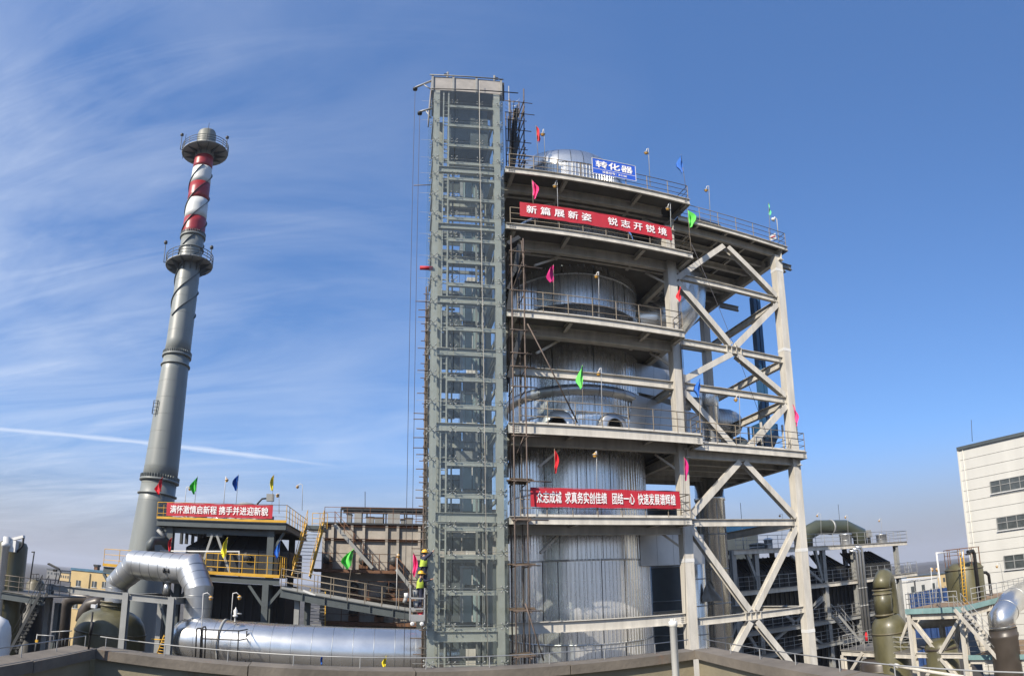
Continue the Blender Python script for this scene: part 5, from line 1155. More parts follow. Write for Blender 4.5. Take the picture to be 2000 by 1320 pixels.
stair(rs1, (XN - .3, N(1968, 1276).y, zrt + .1), (XN - .3, N(1884, 1190).y, zA + .12), .85, (-1, 0, 0), PRM, n=13, rail=M['galv'], string_h=.24, tread_m=M['galv'])
rs2 = thing('left_deck_stair', 'pale stair climbing from the lower deck to the blue deck beside the green scrubber', 'stair', N(1745, 1268))
stair(rs2, (XN + .4, N(1745, 1268).y, zlow + .06), (XN + .4, N(1774, 1204).y, zA - .1), 1.0, (1, 0, 0), PRM, n=11, rail=None, string_h=.22, tread_m=M['galv'])
rs3 = thing('middle_yard_stair', 'grey stair dropping from the rear frame to the low deck beside the red cylinder', 'stair', P(1675, 1255, 36))
stair(rs3, P(1682, 1254, 35), P(1638, 1202, 35), .8, (0, 1, 0), M['grey_paint'], n=12, rail=M['galv'], string_h=.22, tread_m=M['galv'])
wpn = thing('white_waste_pipe', 'pale waste pipe running across the lower right frame', 'pipe', N(1740, 1300, -.8))
MB().tube([N(1738, 1298, -.8), N(1760, 1302, -.8), N(1910, 1326, -.8)], .12, 14).build('pipe_run', PRM, wpn); MB().tube([N(1748, 1299, -.8), N(1755, 1301, -.8)], .16, 14).build('collar', M['white_paint'], wpn)
# green scrubber with gooseneck
YG2 = 29.0; gs = thing('green_scrubber', 'olive green scrubber vessel with a gooseneck outlet at the right', 'vessel', P(1735, 1300, YG2))
cg = P(1738, 1240, YG2).x; z0 = P(1735, 1212, YG2).z; z1 = P(1735, 1200, YG2).z; z2 = P(1725, 1150, YG2).z
MB().lathe((cg, YG2, 0), [(1.32, GZ), (1.32, z0 - .45), (1.2, z0 - .1), (.85, z1 - .05), (.72, z1)], 40).build('shell', M['frp_green'], gs)
gx = P(1724, 1170, YG2).x
MB().tube([(gx, YG2, z1 - .1), (gx, YG2, z2)], .68, 32).build('riser', M['frp_green'], gs)
MB().tube([(gx, YG2, z2), (gx + .12, YG2 + .05, z2 + .5), (gx + .5, YG2 + .2, z2 + .86), (gx + 1.0, YG2 + .4, z2 + .9), (gx + 1.5, YG2 + .6, z2 + .5), (gx + 1.75, YG2 + .8, z2 - .4), (gx + 1.85, YG2 + 1.0, z2 - 1.8), (gx + 1.9, YG2 + 1.2, z2 - 3.5)], [.68, .66, .62, .58, .56, .6, .7, .8], 28).build('gooseneck', M['frp_green'], gs)
for z, r in ((z1 + .05, .7), (z2 - .35, .7), (z2 - .05, .7)): MB().lathe((gx, YG2, z), [(r - .02, -.07), (r + .05, -.05), (r + .05, .05), (r - .02, .07)], 30).build('band', M['frp_brown'], gs)
MB().lathe((cg, YG2, z0 - .9), [(1.32, -.06), (1.37, -.06), (1.37, .06), (1.32, .06)], 40).build('band', M['frp_brown'], gs)
# olive tank with yellow ladder
YT = 24.2; tk = thing('olive_tank', 'olive fibreglass tank with a yellow ladder on the blue deck', 'tank', P(1893, 1180, YT))
ct = P(1886, 1140, YT).x; zt0_, zt1_ = zA + .1, P(1890, 1097, YT).z
MB().lathe((ct, YT, 0), [(1.45, zt0_), (1.45, zt1_ - .5), (1.3, zt1_ - .2), (.9, zt1_ - .02), (.02, zt1_ + .05)], 40).build('shell', M['frp_green'], tk)
MB().lathe((ct, YT, zt1_ - .5), [(1.45, -.05), (1.5, -.05), (1.5, .05), (1.45, .05)], 40).build('band', M['frp_brown'], tk)
la = V((P(1883, 1180, YT - 1.8).x, YT - 1.8, zt0_)); lb = V((P(1876, 1088, YT - 1.7).x, YT - 1.7, zt1_ + .9))
for o in (0, .42): MB().tube([la + V((o, 0, 0)), lb + V((o, 0, 0))], .035, 6).build('ladder_stile', M['yellow_paint'], tk)
for i in range(16): q = la.lerp(lb, (i + .5) / 16); MB().tube([q, q + V((.42, 0, 0))], .022, 5).build('ladder_rung', M['yellow_paint'], tk)
top = zt1_ + .1
MB().lathe((ct, YT, top + .95), [(1.35, -.02), (1.38, 0), (1.35, .02)], 20).build('ring_rail', M['rust'], tk); MB().lathe((ct, YT, top + .5), [(1.35, -.02), (1.38, 0), (1.35, .02)], 20).build('ring_rail', M['rust'], tk)
for k in range(9): ob = put(ucyl(M['rust']), 'post', tk, (ct + 1.36 * math.cos(k * .7), YT + 1.36 * math.sin(k * .7), zt1_ - .3)); ob.scale = (.03, .03, 1.35)
q0 = P(1901, 1090, YT - 1.6); dn = thing('black_downpipe', 'thick black pipe running down the front of the olive tank', 'pipe', (q0.x, q0.y, zt0_))
MB().tube([P(1890, 1078, YT - 1.6), P(1900, 1076, YT - 1.6), P(1903, 1082, YT - 1.6), P(1914, 1178, YT - 1.6)], .13, 14).build('pipe_run', M['rubber_black'], dn); MB().lathe(P(1891, 1084, YT - 1.6), [(.05, 0), (.2, 0), (.2, .12), (.05, .12)], 14).build('flange', M['rubber_black'], dn)
dn2 = thing('black_side_pipe', 'black pipe bending down off the right side of the olive tank', 'pipe', P(1930, 1170, YT - .5))
MB().tube([P(1914, 1118, YT - .5), P(1926, 1118, YT - .5), P(1931, 1123, YT - .5), P(1938, 1175, YT - .5)], .12, 14).build('pipe_run', M['rubber_black'], dn2); MB().lathe(P(1936, 1165, YT - .5), [(.12, 0), (.17, 0), (.17, .1), (.12, .1)], 14).build('flange', M['rubber_black'], dn2)
wpg = thing('white_pipe_gantry', 'thin white pipe gantry in front of the olive tank', 'pipe', P(1840, 1175, YT - 2))
MB().tube([P(1841, 1176, YT - 2), P(1829, 1080, YT - 2), P(1880, 1077, YT - 2), P(1880, 1090, YT - 2)], .055, 8).build('pipe_run', M['white_paint'], wpg); MB().lathe(P(1841, 1176, YT - 2), [(.05, 0), (.14, 0), (.14, .05), (.05, .05)], 12).build('foot_flange', M['galv'], wpg)
# shiny elbow at the right edge
YS2 = 18.6; se = thing('shiny_elbow', 'bright silver segmented elbow duct at the right picture edge', 'duct', P(1965, 1230, YS2))
c = [P(1958, 1222, YS2), P(1961, 1203, YS2 + .1), P(1972, 1180, YS2 + .3), P(1990, 1164, YS2 + .6), P(2012, 1158, YS2 + 1), P(2035, 1160, YS2 + 1.4)]
c[1] = V((c[0].x, c[0].y, c[0].z + .45)); c[0] = V((c[0].x, c[0].y, c[0].z - .5))
MB().tube(c, .86, 36).build('casing', M['alu'], se)
for a, d in zip(c, c[1:]): MB().lathe(a.lerp(d, .5), [(.855, -.02), (.88, -.01), (.88, .01), (.855, .02)], 36, axis=d - a).build('seam', M['alu_seam'], se)
q = P(1958, 1222, YS2); MB().lathe((q.x, q.y, 0), [(.9, GZ), (.9, q.z - .9), (.96, q.z - .7), (.96, q.z - .55), (.9, q.z - .5), (.9, q.z - .2)], 32).build('base_ring', M['frp_dark'], se)
# pipes and vessels seen under the blue deck
hp = thing('pale_cross_pipe', 'pale wide pipe crossing behind the blue-decked frame', 'pipe', P(1820, 1220, 27)); MB().tube([P(1775, 1216, 28.5), P(1835, 1212, 26.5), P(1880, 1206, 25)], .55, 24).build('pipe_run', M['primer'], hp); MB().lathe(P(1835, 1212, 26.5), [(.55, -.05), (.6, -.05), (.6, .05), (.55, .05)], 24, axis=(1, -.5, .05)).build('band', M['galv'], hp)
ov = thing('olive_lying_vessel', 'olive domed vessel under the blue-decked frame', 'vessel', P(1840, 1290, 24.5)); c = P(1838, 1262, 24.5)
MB().lathe((c.x, 24.5, 0), [(1.15, GZ), (1.15, c.z), (1.0, c.z + .35), (.6, c.z + .55), (.02, c.z + .6)], 32).build('shell', M['frp_green'], ov); MB().lathe((c.x, 24.5, c.z - .1), [(1.15, -.08), (1.2, -.06), (1.2, .06), (1.15, .08)], 32).build('band', M['frp_dark'], ov)
ov2 = thing('olive_low_tank', 'olive tank below the lower deck at the right', 'tank', P(1715, 1310, 30)); c = P(1718, 1292, 30)
MB().lathe((c.x, 30, 0), [(1.5, GZ), (1.5, c.z - .1), (1.3, c.z + .2), (.02, c.z + .3)], 32).build('shell', M['frp_dark'], ov2); MB().lathe((c.x, 30, c.z - .6), [(1.5, -.05), (1.55, -.04), (1.55, .04), (1.5, .05)], 32).build('band', M['frp_brown'], ov2)
fe = thing('fire_extinguisher', 'red fire extinguisher on the low deck beside the green scrubber', 'extinguisher', N(1693, 1252, 1.2)); q = N(1693, 1252, 1.2)
MB().lathe(q, [(.02, 0), (.11, 0), (.11, .55), (.05, .66), (.05, .75)], 14).build('cylinder_body', M['flag_red'], fe); MB().box(q + up * .78, (.16, .05, .06)).build('valve_lever', M['rubber_black'], fe)
# white panelled building
XW = 50.0
wb = thing('white_panel_building', 'tall white panelled building with ribbon windows at the right edge', 'building', (XW + 8, 26, GZ))
ya, yb = PX(1871, 876, XW).y, PX(2060, 880, XW).y
zr = PX(1872, 880, XW).z
nb = 22; ph = (zr - GZ) / nb
wins = [(PX(1934, 941, XW), PX(1937, 964, XW)), (PX(1946, 1012, XW), PX(1951, 1036, XW)), (PX(1960, 1086, XW), PX(1965, 1112, XW))]
MB().lohi((XW + .12, yb - 12, GZ), (XW + 16, ya - .02, zr - .05)).build('core', M['panel_white'], wb)
for i in range(nb):
    z0, z1 = GZ + ph * i, GZ + ph * (i + 1)
    for k, (y0, y1) in enumerate(((yb - 12, yb - 4), (yb - 4, yb + 3.0), (yb + 3.0, ya))):
        if y1 <= y0: continue
        MB().lohi((XW + random.uniform(-.004, .004), y0 + .015, z0 + .022), (XW + .11, y1 - .015, z1 - .022)).build('wall_panel', M['panel_white'], wb)
MB().lohi((XW - .15, yb - 12, zr), (XW + 16, ya + .1, zr + .35)).build('roof_edge', M['slate_paint'], wb)
MB().lohi((XW - .08, ya - .05, GZ), (XW - .0, ya + .12, zr)).build('corner_trim', M['panel_white'], wb)
MB().tube([(XW - .05, ya - .55, GZ), (XW - .05, ya - .55, zr)], .04, 6).build('downpipe', M['panel_white'], wb)
for wt, wl_ in wins:
    zt_, zb2 = wt.z, wl_.z; y1 = (wt.y + wl_.y) / 2; y0 = y1 - 9
    w = MB().lohi((XW - .03, y0, zb2), (XW - .012, y1, zt_)).build('window', M['window_dark'], wb)
    n = 8
    for i in range(n + 1): y = y1 - (y1 - y0) * i / n; MB().lohi((XW - .09, y - .035, zb2), (XW - .035, y + .035, zt_)).build('mullion', M['grey_paint'], w)
    for z in (zb2, (zb2 + zt_) / 2 + .1, zt_): MB().lohi((XW - .085, y0, z - .035), (XW - .032, y1, z + .035)).build('transom', M['grey_paint'], w)
    MB().lohi((XW - .16, y0 - .1, zb2 - .12), (XW - .03, y1 + .1, zb2 - .045)).build('sill', M['white_paint'], w)
MB().tube([PX(1899, 862, XW + 1), PX(1897, 820, XW + 1)], .03, 5).build('roof_rod', M['dark_steel'], wb)
# far low yard buildings
for k, (x0, x1, yt, Y, cm, lab) in enumerate(((1770, 1832, 1137, 85, 'panel_white', 'far low cream shed with square windows beside the rear plant'), (1800, 1850, 1128, 120, 'panel_white', 'far pale workshop with a dark flat roof behind the cream shed'), (1836, 1862, 1122, 110, 'building_yellow', 'far yellow stair block left of the olive tank'))):
    a, c = P(x0, yt, Y), P(x1, yt, Y); t = thing('far_shed', lab, 'building', ((a.x + c.x) / 2, Y, GZ))
    MB().lohi((a.x, Y, GZ), (c.x, Y + 14, a.z)).build('wall', M[cm], t); MB().lohi((a.x - .2, Y - .2, a.z), (c.x + .2, Y + 14, a.z + .4)).build('roof', M['slate_paint'] if k else M['panel_white'], t)
    n = max(2, int((c.x - a.x) / 4))
    for i in range(n): x = a.x + (c.x - a.x) * (i + .5) / n; MB().lohi((x - .6, Y - .05, a.z - 2.6), (x + .6, Y - .01, a.z - 1.2)).build('window', M['window_dark'], t)
bt2 = thing('blue_tarp_fence', 'blue tarpaulin fence behind the railing of the blue deck', 'fence', P(1800, 1190, 44)); a, c = P(1776, 1160, 44), P(1852, 1154, 44)
b = MB(); n = 26; vs = []
for i in range(n + 1):
    x = a.x + (c.x - a.x) * i / n; o = .12 * math.sin(i * 1.7) + random.uniform(-.04, .04); vs += [(x, 44 + o, GZ), (x, 44 + o, a.z + random.uniform(-.05, .1))]
b.add(vs, [(2 * i, 2 * i + 2, 2 * i + 3, 2 * i + 1) for i in range(n)]).build('sheet', M['tarp_blue'], bt2)
for i in range(0, n + 1, 5): x = a.x + (c.x - a.x) * i / n; MB().bar((x, 44.2, GZ), (x, 44.2, a.z + .2), .1, .1).build('post', M['galv'], bt2)
ml = thing('mast_light', 'yard floodlight mast with a ring of lamps between the sheds', 'lamp', P(1786, 1170, 60)); q = P(1786, 1134, 60)
MB().tube([(q.x, 60, GZ), (q.x, 60, q.z)], .14, 10).build('mast', M['dark_steel'], ml)
for k in range(6): MB().box((q.x + .8 * math.cos(k * 1.05), 60 + .8 * math.sin(k * 1.05), q.z), (.4, .3, .25), k * 1.05).build('lamp_head', M['galv'], ml)
py = thing('power_pylon', 'distant lattice power pylon beyond the sheds', 'pylon', P(1773, 1140, 300)); q = P(1773, 1097, 300)
for sx_, sy_ in ((-1, -1), (1, -1), (1, 1), (-1, 1)): MB().tube([(q.x + sx_ * 3, 300 + sy_ * 3, GZ), (q.x + sx_ * .3, 300 + sy_ * .3, q.z)], .14, 4).build('leg', M['galv'], py)
for k, w in ((4, 3.5), (8, 4.5), (12, 3.2)): MB().tube([(q.x - w, 300, q.z - k), (q.x + w, 300, q.z - k)], .14, 4).build('arm', M['galv'], py)

for k, (x0, x1, yt, Y, cm, lab) in enumerate(((92, 118, 1112, 420, 'primer_dark', 'distant grey block on the hazy skyline left of the yellow office'), (118, 136, 1118, 380, 'building_yellow', 'distant low yellowish block beside the yellow office'), (1768, 1800, 1122, 480, 'primer_dark', 'distant grey works hall on the hazy skyline at right'), (1812, 1870, 1118, 650, 'primer', 'very distant long pale hall on the hazy skyline at right'))):
    a, c = P(x0, yt, Y), P(x1, yt, Y); t = thing('distant_block', lab, 'building', ((a.x + c.x) / 2, Y, GZ))
    MB().lohi((a.x, Y, GZ), (c.x, Y + 30, a.z)).build('wall', M[cm], t); MB().lohi((a.x - .5, Y - .5, a.z), (c.x + .5, Y + 30, a.z + .8)).build('roof', M['slate_paint'], t)
    for i in range(4): x = a.x + (c.x - a.x) * (i + .5) / 4; MB().lohi((x - (c.x - a.x) * .06, Y - .1, a.z - 4), (x + (c.x - a.x) * .06, Y - .02, a.z - 2)).build('window', M['window_dark'], t)
# ================================================================== banners and sign
def banner(name, label, x0, x1, z0, z1, Y, text, tw_, th, m, spacing=1.0, bold=.014, cx=None):
    t = thing(name, label, 'banner', ((x0 + x1) / 2, Y, z0))
    b = MB(); n, k = 40, 4; vs = []
    for j in range(k + 1):
        for i in range(n + 1):
            f = i / n; x = x0 + (x1 - x0) * f; z = z0 + (z1 - z0) * j / k
            vs.append((x, Y + .016 * math.sin(f * 41 + j * 1.3) + .012 * math.sin(f * 87 + j * .6), z - .035 * abs(math.sin(f * pi * 5)) * (1 if j in (0, k) else .6)))
    b.add(vs, [(j * (n + 1) + i, j * (n + 1) + i + 1, (j + 1) * (n + 1) + i + 1, (j + 1) * (n + 1) + i) for j in range(k) for i in range(n)], True)
    b.build('cloth', m, t)
    for z in (z0, z1): MB().tube([(x0, Y + .02, z), (x1, Y + .02, z)], .012, 5).build('hem_cord', m, t)
    lettering(text, M['letter_white'], t, (cx if cx is not None else (x0 + x1) / 2, Y - .035, (z0 + z1) / 2), tw_, th, bold=bold, spacing=spacing)
    return t
a, c = P(1015, 397, YP - .05), P(1313, 470, YP - .05)
zlo, zhi = (P(1020, 423, YP).z + P(1313, 470, YP).z) / 2, (P(1016, 397, YP).z + P(1313, 444, YP).z) / 2
banner('upper_red_banner', 'long red banner with white characters on the second platform railing', a.x, c.x, zlo, zhi, YP - .06, '新篇展新姿　锐志开锐境', (c.x - a.x) * .92, (zhi - zlo) * .56, M['banner_red'], 1.55, .013)
a, c = P(1036, 957, YP - .05), P(1329, 990, YP - .05)
zlo, zhi = P(1180, 991.5, YP).z, P(1180, 956, YP).z
banner('lower_red_banner', 'long red banner with white characters on the lowest converter railing', a.x, c.x, zlo, zhi, YP - .06, '众志成城  求真务实创佳绩   团结一心  快速发展谱辉煌', (c.x - a.x) * .925, (zhi - zlo) * .62, M['banner_red'], 1.0, .013)
a, c = P(326, 984, YA - .08), P(532, 1010, YA - .08)
zlo, zhi = P(430, 1010, YA).z, P(430, 984.5, YA).z
banner('left_red_banner', 'red banner with white characters on the yellow railing of the filter house', a.x, c.x, zlo, zhi, YA - .08, '满怀激情启新程 携手并进迎新貌', (c.x - a.x) * .92, (zhi - zlo) * .62, M['banner_red'], 1.0, .013)
a, c = P(1156, 309, YP - .05), P(1242, 350, YP - .05)
zlo, zhi = (P(1157, 338, YP).z + P(1242, 356, YP).z) / 2, (P(1156, 308, YP).z + P(1241, 327, YP).z) / 2
sg = thing('blue_sign', 'blue equipment sign with large white characters on the top railing', 'sign', ((a.x + c.x) / 2, YP - .05, zlo))
MB().lohi((a.x, YP - .06, zlo), (c.x, YP - .03, zhi)).build('panel', M['sign_blue'], sg)
for q0, q1 in (((a.x, zlo), (c.x, zlo)), ((a.x, zhi), (c.x, zhi)), ((a.x, zlo), (a.x, zhi)), ((c.x, zlo), (c.x, zhi))): MB().bar((q0[0], YP - .06, q0[1]), (q1[0], YP - .06, q1[1]), .03, .03).build('edge', M['white_paint'], sg)
h = zhi - zlo; w = c.x - a.x
lettering('转化器', M['letter_white'], sg, ((a.x + c.x) / 2, YP - .075, zlo + h * .64), w * .84, h * .44, bold=.022, spacing=1.12)
MB().lohi((a.x + .03, YP - .068, zlo + h * .315), (c.x - .03, YP - .0605, zlo + h * .335)).build('rule_line', M['letter_white'], sg)
lettering('设备位号：R1106', M['letter_white'], sg, ((a.x + c.x) / 2, YP - .075, zlo + h * .17), w * .56, h * .15, bold=.02)

# ================================================================== pennant flags
def flag(label, colour, tx, ty, bx, by, Y, tipx=None, fl=None, w=None, k=0):
    # (tx, ty) top of the pole, (bx, by) foot of the pole, fl = pixel height of the hanging cloth, w = its pixel width (sign = side)
    top, foot = P(tx, ty, Y), P(bx, by, Y); t = thing('pennant_flag', label, 'flag', foot, 'pennant flags')
    MB().tube([foot, top + (top - foot).normalized() * .05], .014, 5).build('pole', M['rail_brown'], t)
    h = (P(tx, ty, Y) - P(tx, ty + fl, Y)).length; wd = abs(w) * Y / 1000; s = 1 if w > 0 else -1
    rnd = random.Random(k + 3); b = MB(); n, mrows = 8, 10; vs = []; d = (foot - top).normalized()
    for j in range(mrows + 1):
        g = j / mrows; wid = wd * (math.sin(min(1, g * 1.35) * pi * .62) ** .8) * (1 - .55 * max(0, g - .62) / .38)
        for i in range(n + 1):
            f = i / n
            vs.append(top + d * (h * g * (.9 + .1 * f)) + V((s * wid * (f + .12 * math.sin(f * 6 + g * 5 + k) * f), .2 * wid / .3 * f * math.sin(f * 8 + g * 2.5 + k) + .05 * math.sin(g * 9 + f * 5 + k), -.22 * f * wid + .05 * math.sin(f * 5 + k))))
    b.add(vs, [(j * (n + 1) + i, j * (n + 1) + i + 1, (j + 1) * (n + 1) + i + 1, (j + 1) * (n + 1) + i) for j in range(mrows) for i in range(n)], True)
    b.build('cloth', M['flag_' + colour], t)
fz_ = YP + .1
FL = [
 ('red pennant on the left end of the filter house top railing', 'red', 318, 932, 312, 985, YA, 32, -14),
 ('green pennant on the filter house top railing beside a lamp', 'green', 386, 931, 380, 985, YA, 33, -12),
 ('blue pennant above the middle of the filter house banner', 'blue', 466, 928, 461, 985, YA, 30, -10),
 ('yellow pennant at the right end of the filter house banner', 'yellow', 535, 928, 531, 985, YA, 31, -7),
 ('dark red pennant in front of the filter house beside its left column', 'red', 336, 1050, 333, 1080, YA - 1.1, 28, -8),
 ('yellow pennant in front of the black filter casing', 'yellow', 445, 1050, 438, 1122, YA - 1.1, 40, -12),
 ('blue pennant beside the right column of the filter house', 'blue', 548, 1055, 541, 1122, YA - 1.1, 36, -9),
 ('green pennant in front of the rusty box walkway', 'lime', 691, 1072, 677, 1172, YW, 38, -19),
 ('pink pennant beside the two workers at the lift tower', 'pink', 807, 1079, 805, 1150, 31.2, 47, 9),
 ('small blue pennant low in front of the big silver pipe', 'blue', 630, 1281, 629, 1300, 28.0, 18, -4),
 ('small yellow pennant low in front of the big silver pipe', 'yellow', 755, 1282, 752, 1306, 28.0, 22, -7),
 ('red pennant above the top platform left of the tank roof', 'red', 1047, 246, 1052, 322, fz_, 32, 9),
 ('blue pennant at the right end of the top platform railing', 'blue', 1330, 303, 1340, 372, fz_, 35, -12),
 ('thin green pennant at the far right end of the upper right platform', 'teal', 1501, 397, 1505, 468, 25.9, 26, 5),
 ('pink pennant between the top platform and the upper banner', 'pink', 1039, 351, 1043, 430, fz_, 36, 12),
 ('bright green pennant at the right end of the second platform', 'lime', 1343, 410, 1350, 495, YP - .2, 32, 17),
 ('magenta pennant over the third platform railing', 'magenta', 1081, 518, 1082, 612, fz_, 34, -14),
 ('red pennant on the corner column beside the third platform', 'red', 1329, 560, 1331, 640, fz_, 30, -8),
 ('green pennant hanging across the beam in front of the middle tank section', 'lime', 1138, 714, 1138, 835, fz_, 47, -11),
 ('blue pennant beside the corner column at the middle right bay', 'blue', 1367, 740, 1366, 865, YP + .3, 36, -13),
 ('pink pennant outside the far right column above the railing', 'pink', 1549, 790, 1559, 865, 25.9, 40, 8),
 ('red pennant over the lowest converter railing beside the scaffold', 'red', 1083, 878, 1083, 925, fz_, 46, 8),
 ('magenta pennant hanging on the corner column above the lowest platform', 'magenta', 1336, 893, 1340, 1010, fz_, 47, 9)]
for k, f in enumerate(FL): flag(f[0], f[1], f[2], f[3], f[4], f[5], f[6], fl=f[7], w=f[8], k=k)

# ================================================================== amber lamps on bent poles
def lamp(label, hx, hy, bx, by, Y, tx=None, ty=None, s=1.0, m='white_paint'):
    hd, ft = P(hx, hy, Y), P(bx, by, Y); tp_ = P(tx if tx is not None else bx, ty if ty is not None else hy - 6, Y)
    t = thing('bulkhead_lamp', label, 'lamp', ft, 'amber lamps on poles'); mid = (tp_ + hd) / 2 + V((0, 0, (tp_ - hd).length * .35))
    MB().tube([ft, tp_, mid, hd + up * .08], .022 * s, 6).build('pole', M[m], t)
    MB().lathe(hd, [(.01, .1), (.05, .08), (.11, .02), (.12, -.02), (.1, -.05), (.09, -.11), (.045, -.15), (.01, -.16)], 14).build('lamp_head', M['lamp_amber'], t)
    MB().lathe(hd, [(.122, -.03), (.135, -.02), (.135, .01), (.122, .02)], 14).build('guard_ring', M['galv'], t)
LP = [
 ('amber lamp above the top platform beside the red pennant', 1060, 262, 1065, 322, YP + .1, 1062, 252), ('amber lamp right of the blue sign on the top platform', 1262, 298, 1270, 364, YP + .1, 1266, 290),
 ('amber lamp on the upper right platform railing', 1379, 371, 1388, 434, 25.9, 1384, 363), ('amber lamp hanging in the shade under the top platform left side', 1084, 363, 1090, 437, YP + .1, 1088, 352),
 ('amber lamp in the shade above the right end of the upper banner', 1304, 407, 1311, 480, YP + .1, 1309, 397), ('amber lamp against the upper tank above the third platform', 1165, 539, 1170, 620, YP + .1, 1169, 531),
 ('amber lamp in front of the middle tank section', 1169, 729, 1176, 835, YP + .1, 1174, 719), ('amber lamp hanging under the beam of the right bay', 1437, 780, 1446, 866, 26.0, 1444, 772),
 ('amber lamp against the lower tank above the lowest banner', 1162, 888, 1166, 1006, YP + .1, 1165, 882), ('hooked lamp on the left part of the filter house roof', 371, 954, 361, 985, YA, 364, 952),
 ('lamp with an upright pole between green and blue pennants', 443, 937, 437, 984, YA, 441, 931), ('low hooked lamp right of the yellow pennant', 542, 967, 545, 1003, YA + .5, 545, 964),
 ('tall hooked lamp on the right railing of the filter house', 581, 950, 590, 997, YA + 4, 591, 947), ('amber lamp on a hooked pole above the left of the big silver pipe', 412, 1167, 392, 1262, 28.6, 397, 1160),
 ('amber lamp on a hooked pole above the big silver pipe with a valve below', 468, 1166, 451, 1212, 29.4, 455, 1159), ('amber lamp on the walkway pole beside the rusty box', 778, 1085, 774, 1190, YW, 776, 1082),
 ('hooked lamp on the rear roof left of the corner column', 1523, 1007, 1527, 1052, YX, 1528, 1004), ('hooked lamp above the left end of the green roof duct', 1596, 1007, 1604, 1055, YX, 1603, 1004),
 ('hooked lamp above the right end of the green roof duct', 1651, 1010, 1657, 1055, YX, 1655, 1007), ('hooked lamp at the right end of the rear roof', 1717, 1017, 1722, 1055, YX, 1721, 1013),
 ('left lamp of the pair in front of the white pipe gantry', 1820, 1112, 1823, 1175, 24, 1818, 1109), ('right lamp of the pair in front of the white pipe gantry', 1830, 1112, 1828, 1175, 24, 1832, 1109),
 ('hooked lamp against the white panel building', 1947, 1106, 1962, 1150, 26, 1954, 1102)]
for l_ in LP: lamp(*l_)
vl = thing('relief_valve', 'small white relief valve standing on the big silver pipe', 'valve', P(459, 1214, 30.2)); q = P(459, 1214, 30.2)
MB().lathe(q, [(.05, 0), (.05, .25), (.14, .27), (.14, .35), (.09, .38), (.12, .6), (.04, .72), (.02, .8)], 14).build('valve_body', M['white_paint'], vl); MB().tube([q + up * .45, q + V((.35, 0, .45))], .05, 8).build('outlet', M['galv'], vl)

# ================================================================== camera post and notice on the upper right platform
cm = thing('camera_post', 'white post with a small dome camera at the end of the upper right platform', 'camera', P(1520, 470, 25.9))
MB().tube([P(1521, 470, 25.9), P(1517, 428, 25.9), P(1513, 424, 25.9), P(1512, 433, 25.9)], .03, 6).build('post', M['white_paint'], cm); MB().lathe(P(1510, 428, 25.9), [(.01, .1), (.12, .06), (.14, -.04), (.08, -.14), (.01, -.17)], 14).build('camera_head', M['white_paint'], cm)
nt = thing('notice_board', 'tilted white notice board with a red line on the upper right railing', 'sign', P(1510, 468, 25.85))
a, c = P(1504, 470, 25.85), P(1516, 459, 25.85); MB().slab([a, a + V((.55, 0, .35)), a + V((.5, 0, .85)), a + V((-.05, 0, .35))], .02).build('board', M['white_paint'], nt); MB().bar(a + V((.1, -.03, .3)), a + V((.45, -.03, .55)), .02, .05).build('red_line', M['flag_red'], nt)
gw = thing('guy_rope', 'thin guy rope slanting across the right bay', 'rope', P(1500, 870, 25.7)); MB().tube([P(1350, 475, YP - .1), P(1420, 640, 25.4), P(1500, 855, 25.7)], .014, 5).build('rope_line', M['rope_dark'], gw)
hc = thing('hanging_cable', 'cable bundle hanging down the front of the corner column', 'cable', (14.4, 25.9, -8))
for i, o in enumerate((0, .06, .13)): MB().tube([(14.72 + o, 26.05, 15.8), (14.72 + o, 26.06, 10), (14.7 + o, 26.06, 7.5)], .014, 5).build('cable_strand', M['rope_dark'], hc)
MB().tube([P(1334, 900, YP - .1), P(1336, 1010, YP - .1), P(1341, 1260, YP - .1)], .012, 5).build('cable_strand', M['rope_dark'], hc)

# ================================================================== hanging cradle and two workers at the lift tower
YK = 24.3
cr = thing('work_cradle', 'narrow hanging work cradle with buckets beside the lift tower foot', 'cradle', P(815, 1215, YK))
x0, x1 = P(801, 1190, YK).x, P(829, 1190, YK).x; zk0, zk1 = P(815, 1212, YK).z, P(815, 1148, YK).z
for x in (x0, x1):
    for y in (YK, YK + .7): MB().bar((x, y, zk0), (x, y, zk1), .05, .05).build('upright', M['galv'], cr)
for z in (zk0, zk0 + .5, zk0 + .95):
    for y in (YK, YK + .7): MB().bar((x0, y, z), (x1, y, z), .05, .06).build('rail', M['galv'], cr)
    for x in (x0, x1): MB().bar((x, YK, z), (x, YK + .7, z), .05, .06).build('rail', M['galv'], cr)
MB().lohi((x0, YK, zk0 - .04), (x1, YK + .7, zk0)).build('floor', M['galv'], cr)
MB().lohi((x0 + .02, YK - .02, zk0 + .02), (x1 - .02, YK - .0, zk0 + .26)).build('kick_plate', M['galv'], cr)
for x in (x0 + .1, x1 - .1): MB().lathe((x, YK, zk0 - .14), [(.02, -.03), (.09, -.03), (.09, .03), (.02, .03)], 12, axis=(0, 1, 0)).build('wheel', M['white_paint'], cr)
for k, (dx_, z, m, lab) in enumerate(((.17, zk0 + .02, 'wood_plank', 'brown bucket on the cradle floor'), (.43, zk0 + .02, 'flag_red', 'red bucket on the cradle floor'), (.25, zk0 + .52, 'galv', 'grey metal bucket on the upper shelf of the cradle'), (.22, zk0 + .99, 'grey_paint', 'grey bucket on top of the cradle rail'))):
    t = thing('bucket', lab, 'bucket', (x0 + dx_, YK + .25, z)); MB().lathe((x0 + dx_, YK + .25, z), [(.01, 0), (.09, 0), (.12, .3), (.105, .3), (.08, .04)], 16).build('bucket_body', M[m], t); MB().lathe((x0 + dx_, YK + .25, z + .3), [(.12, -.015), (.13, 0), (.12, .015)], 16).build('rim', M[m], t)
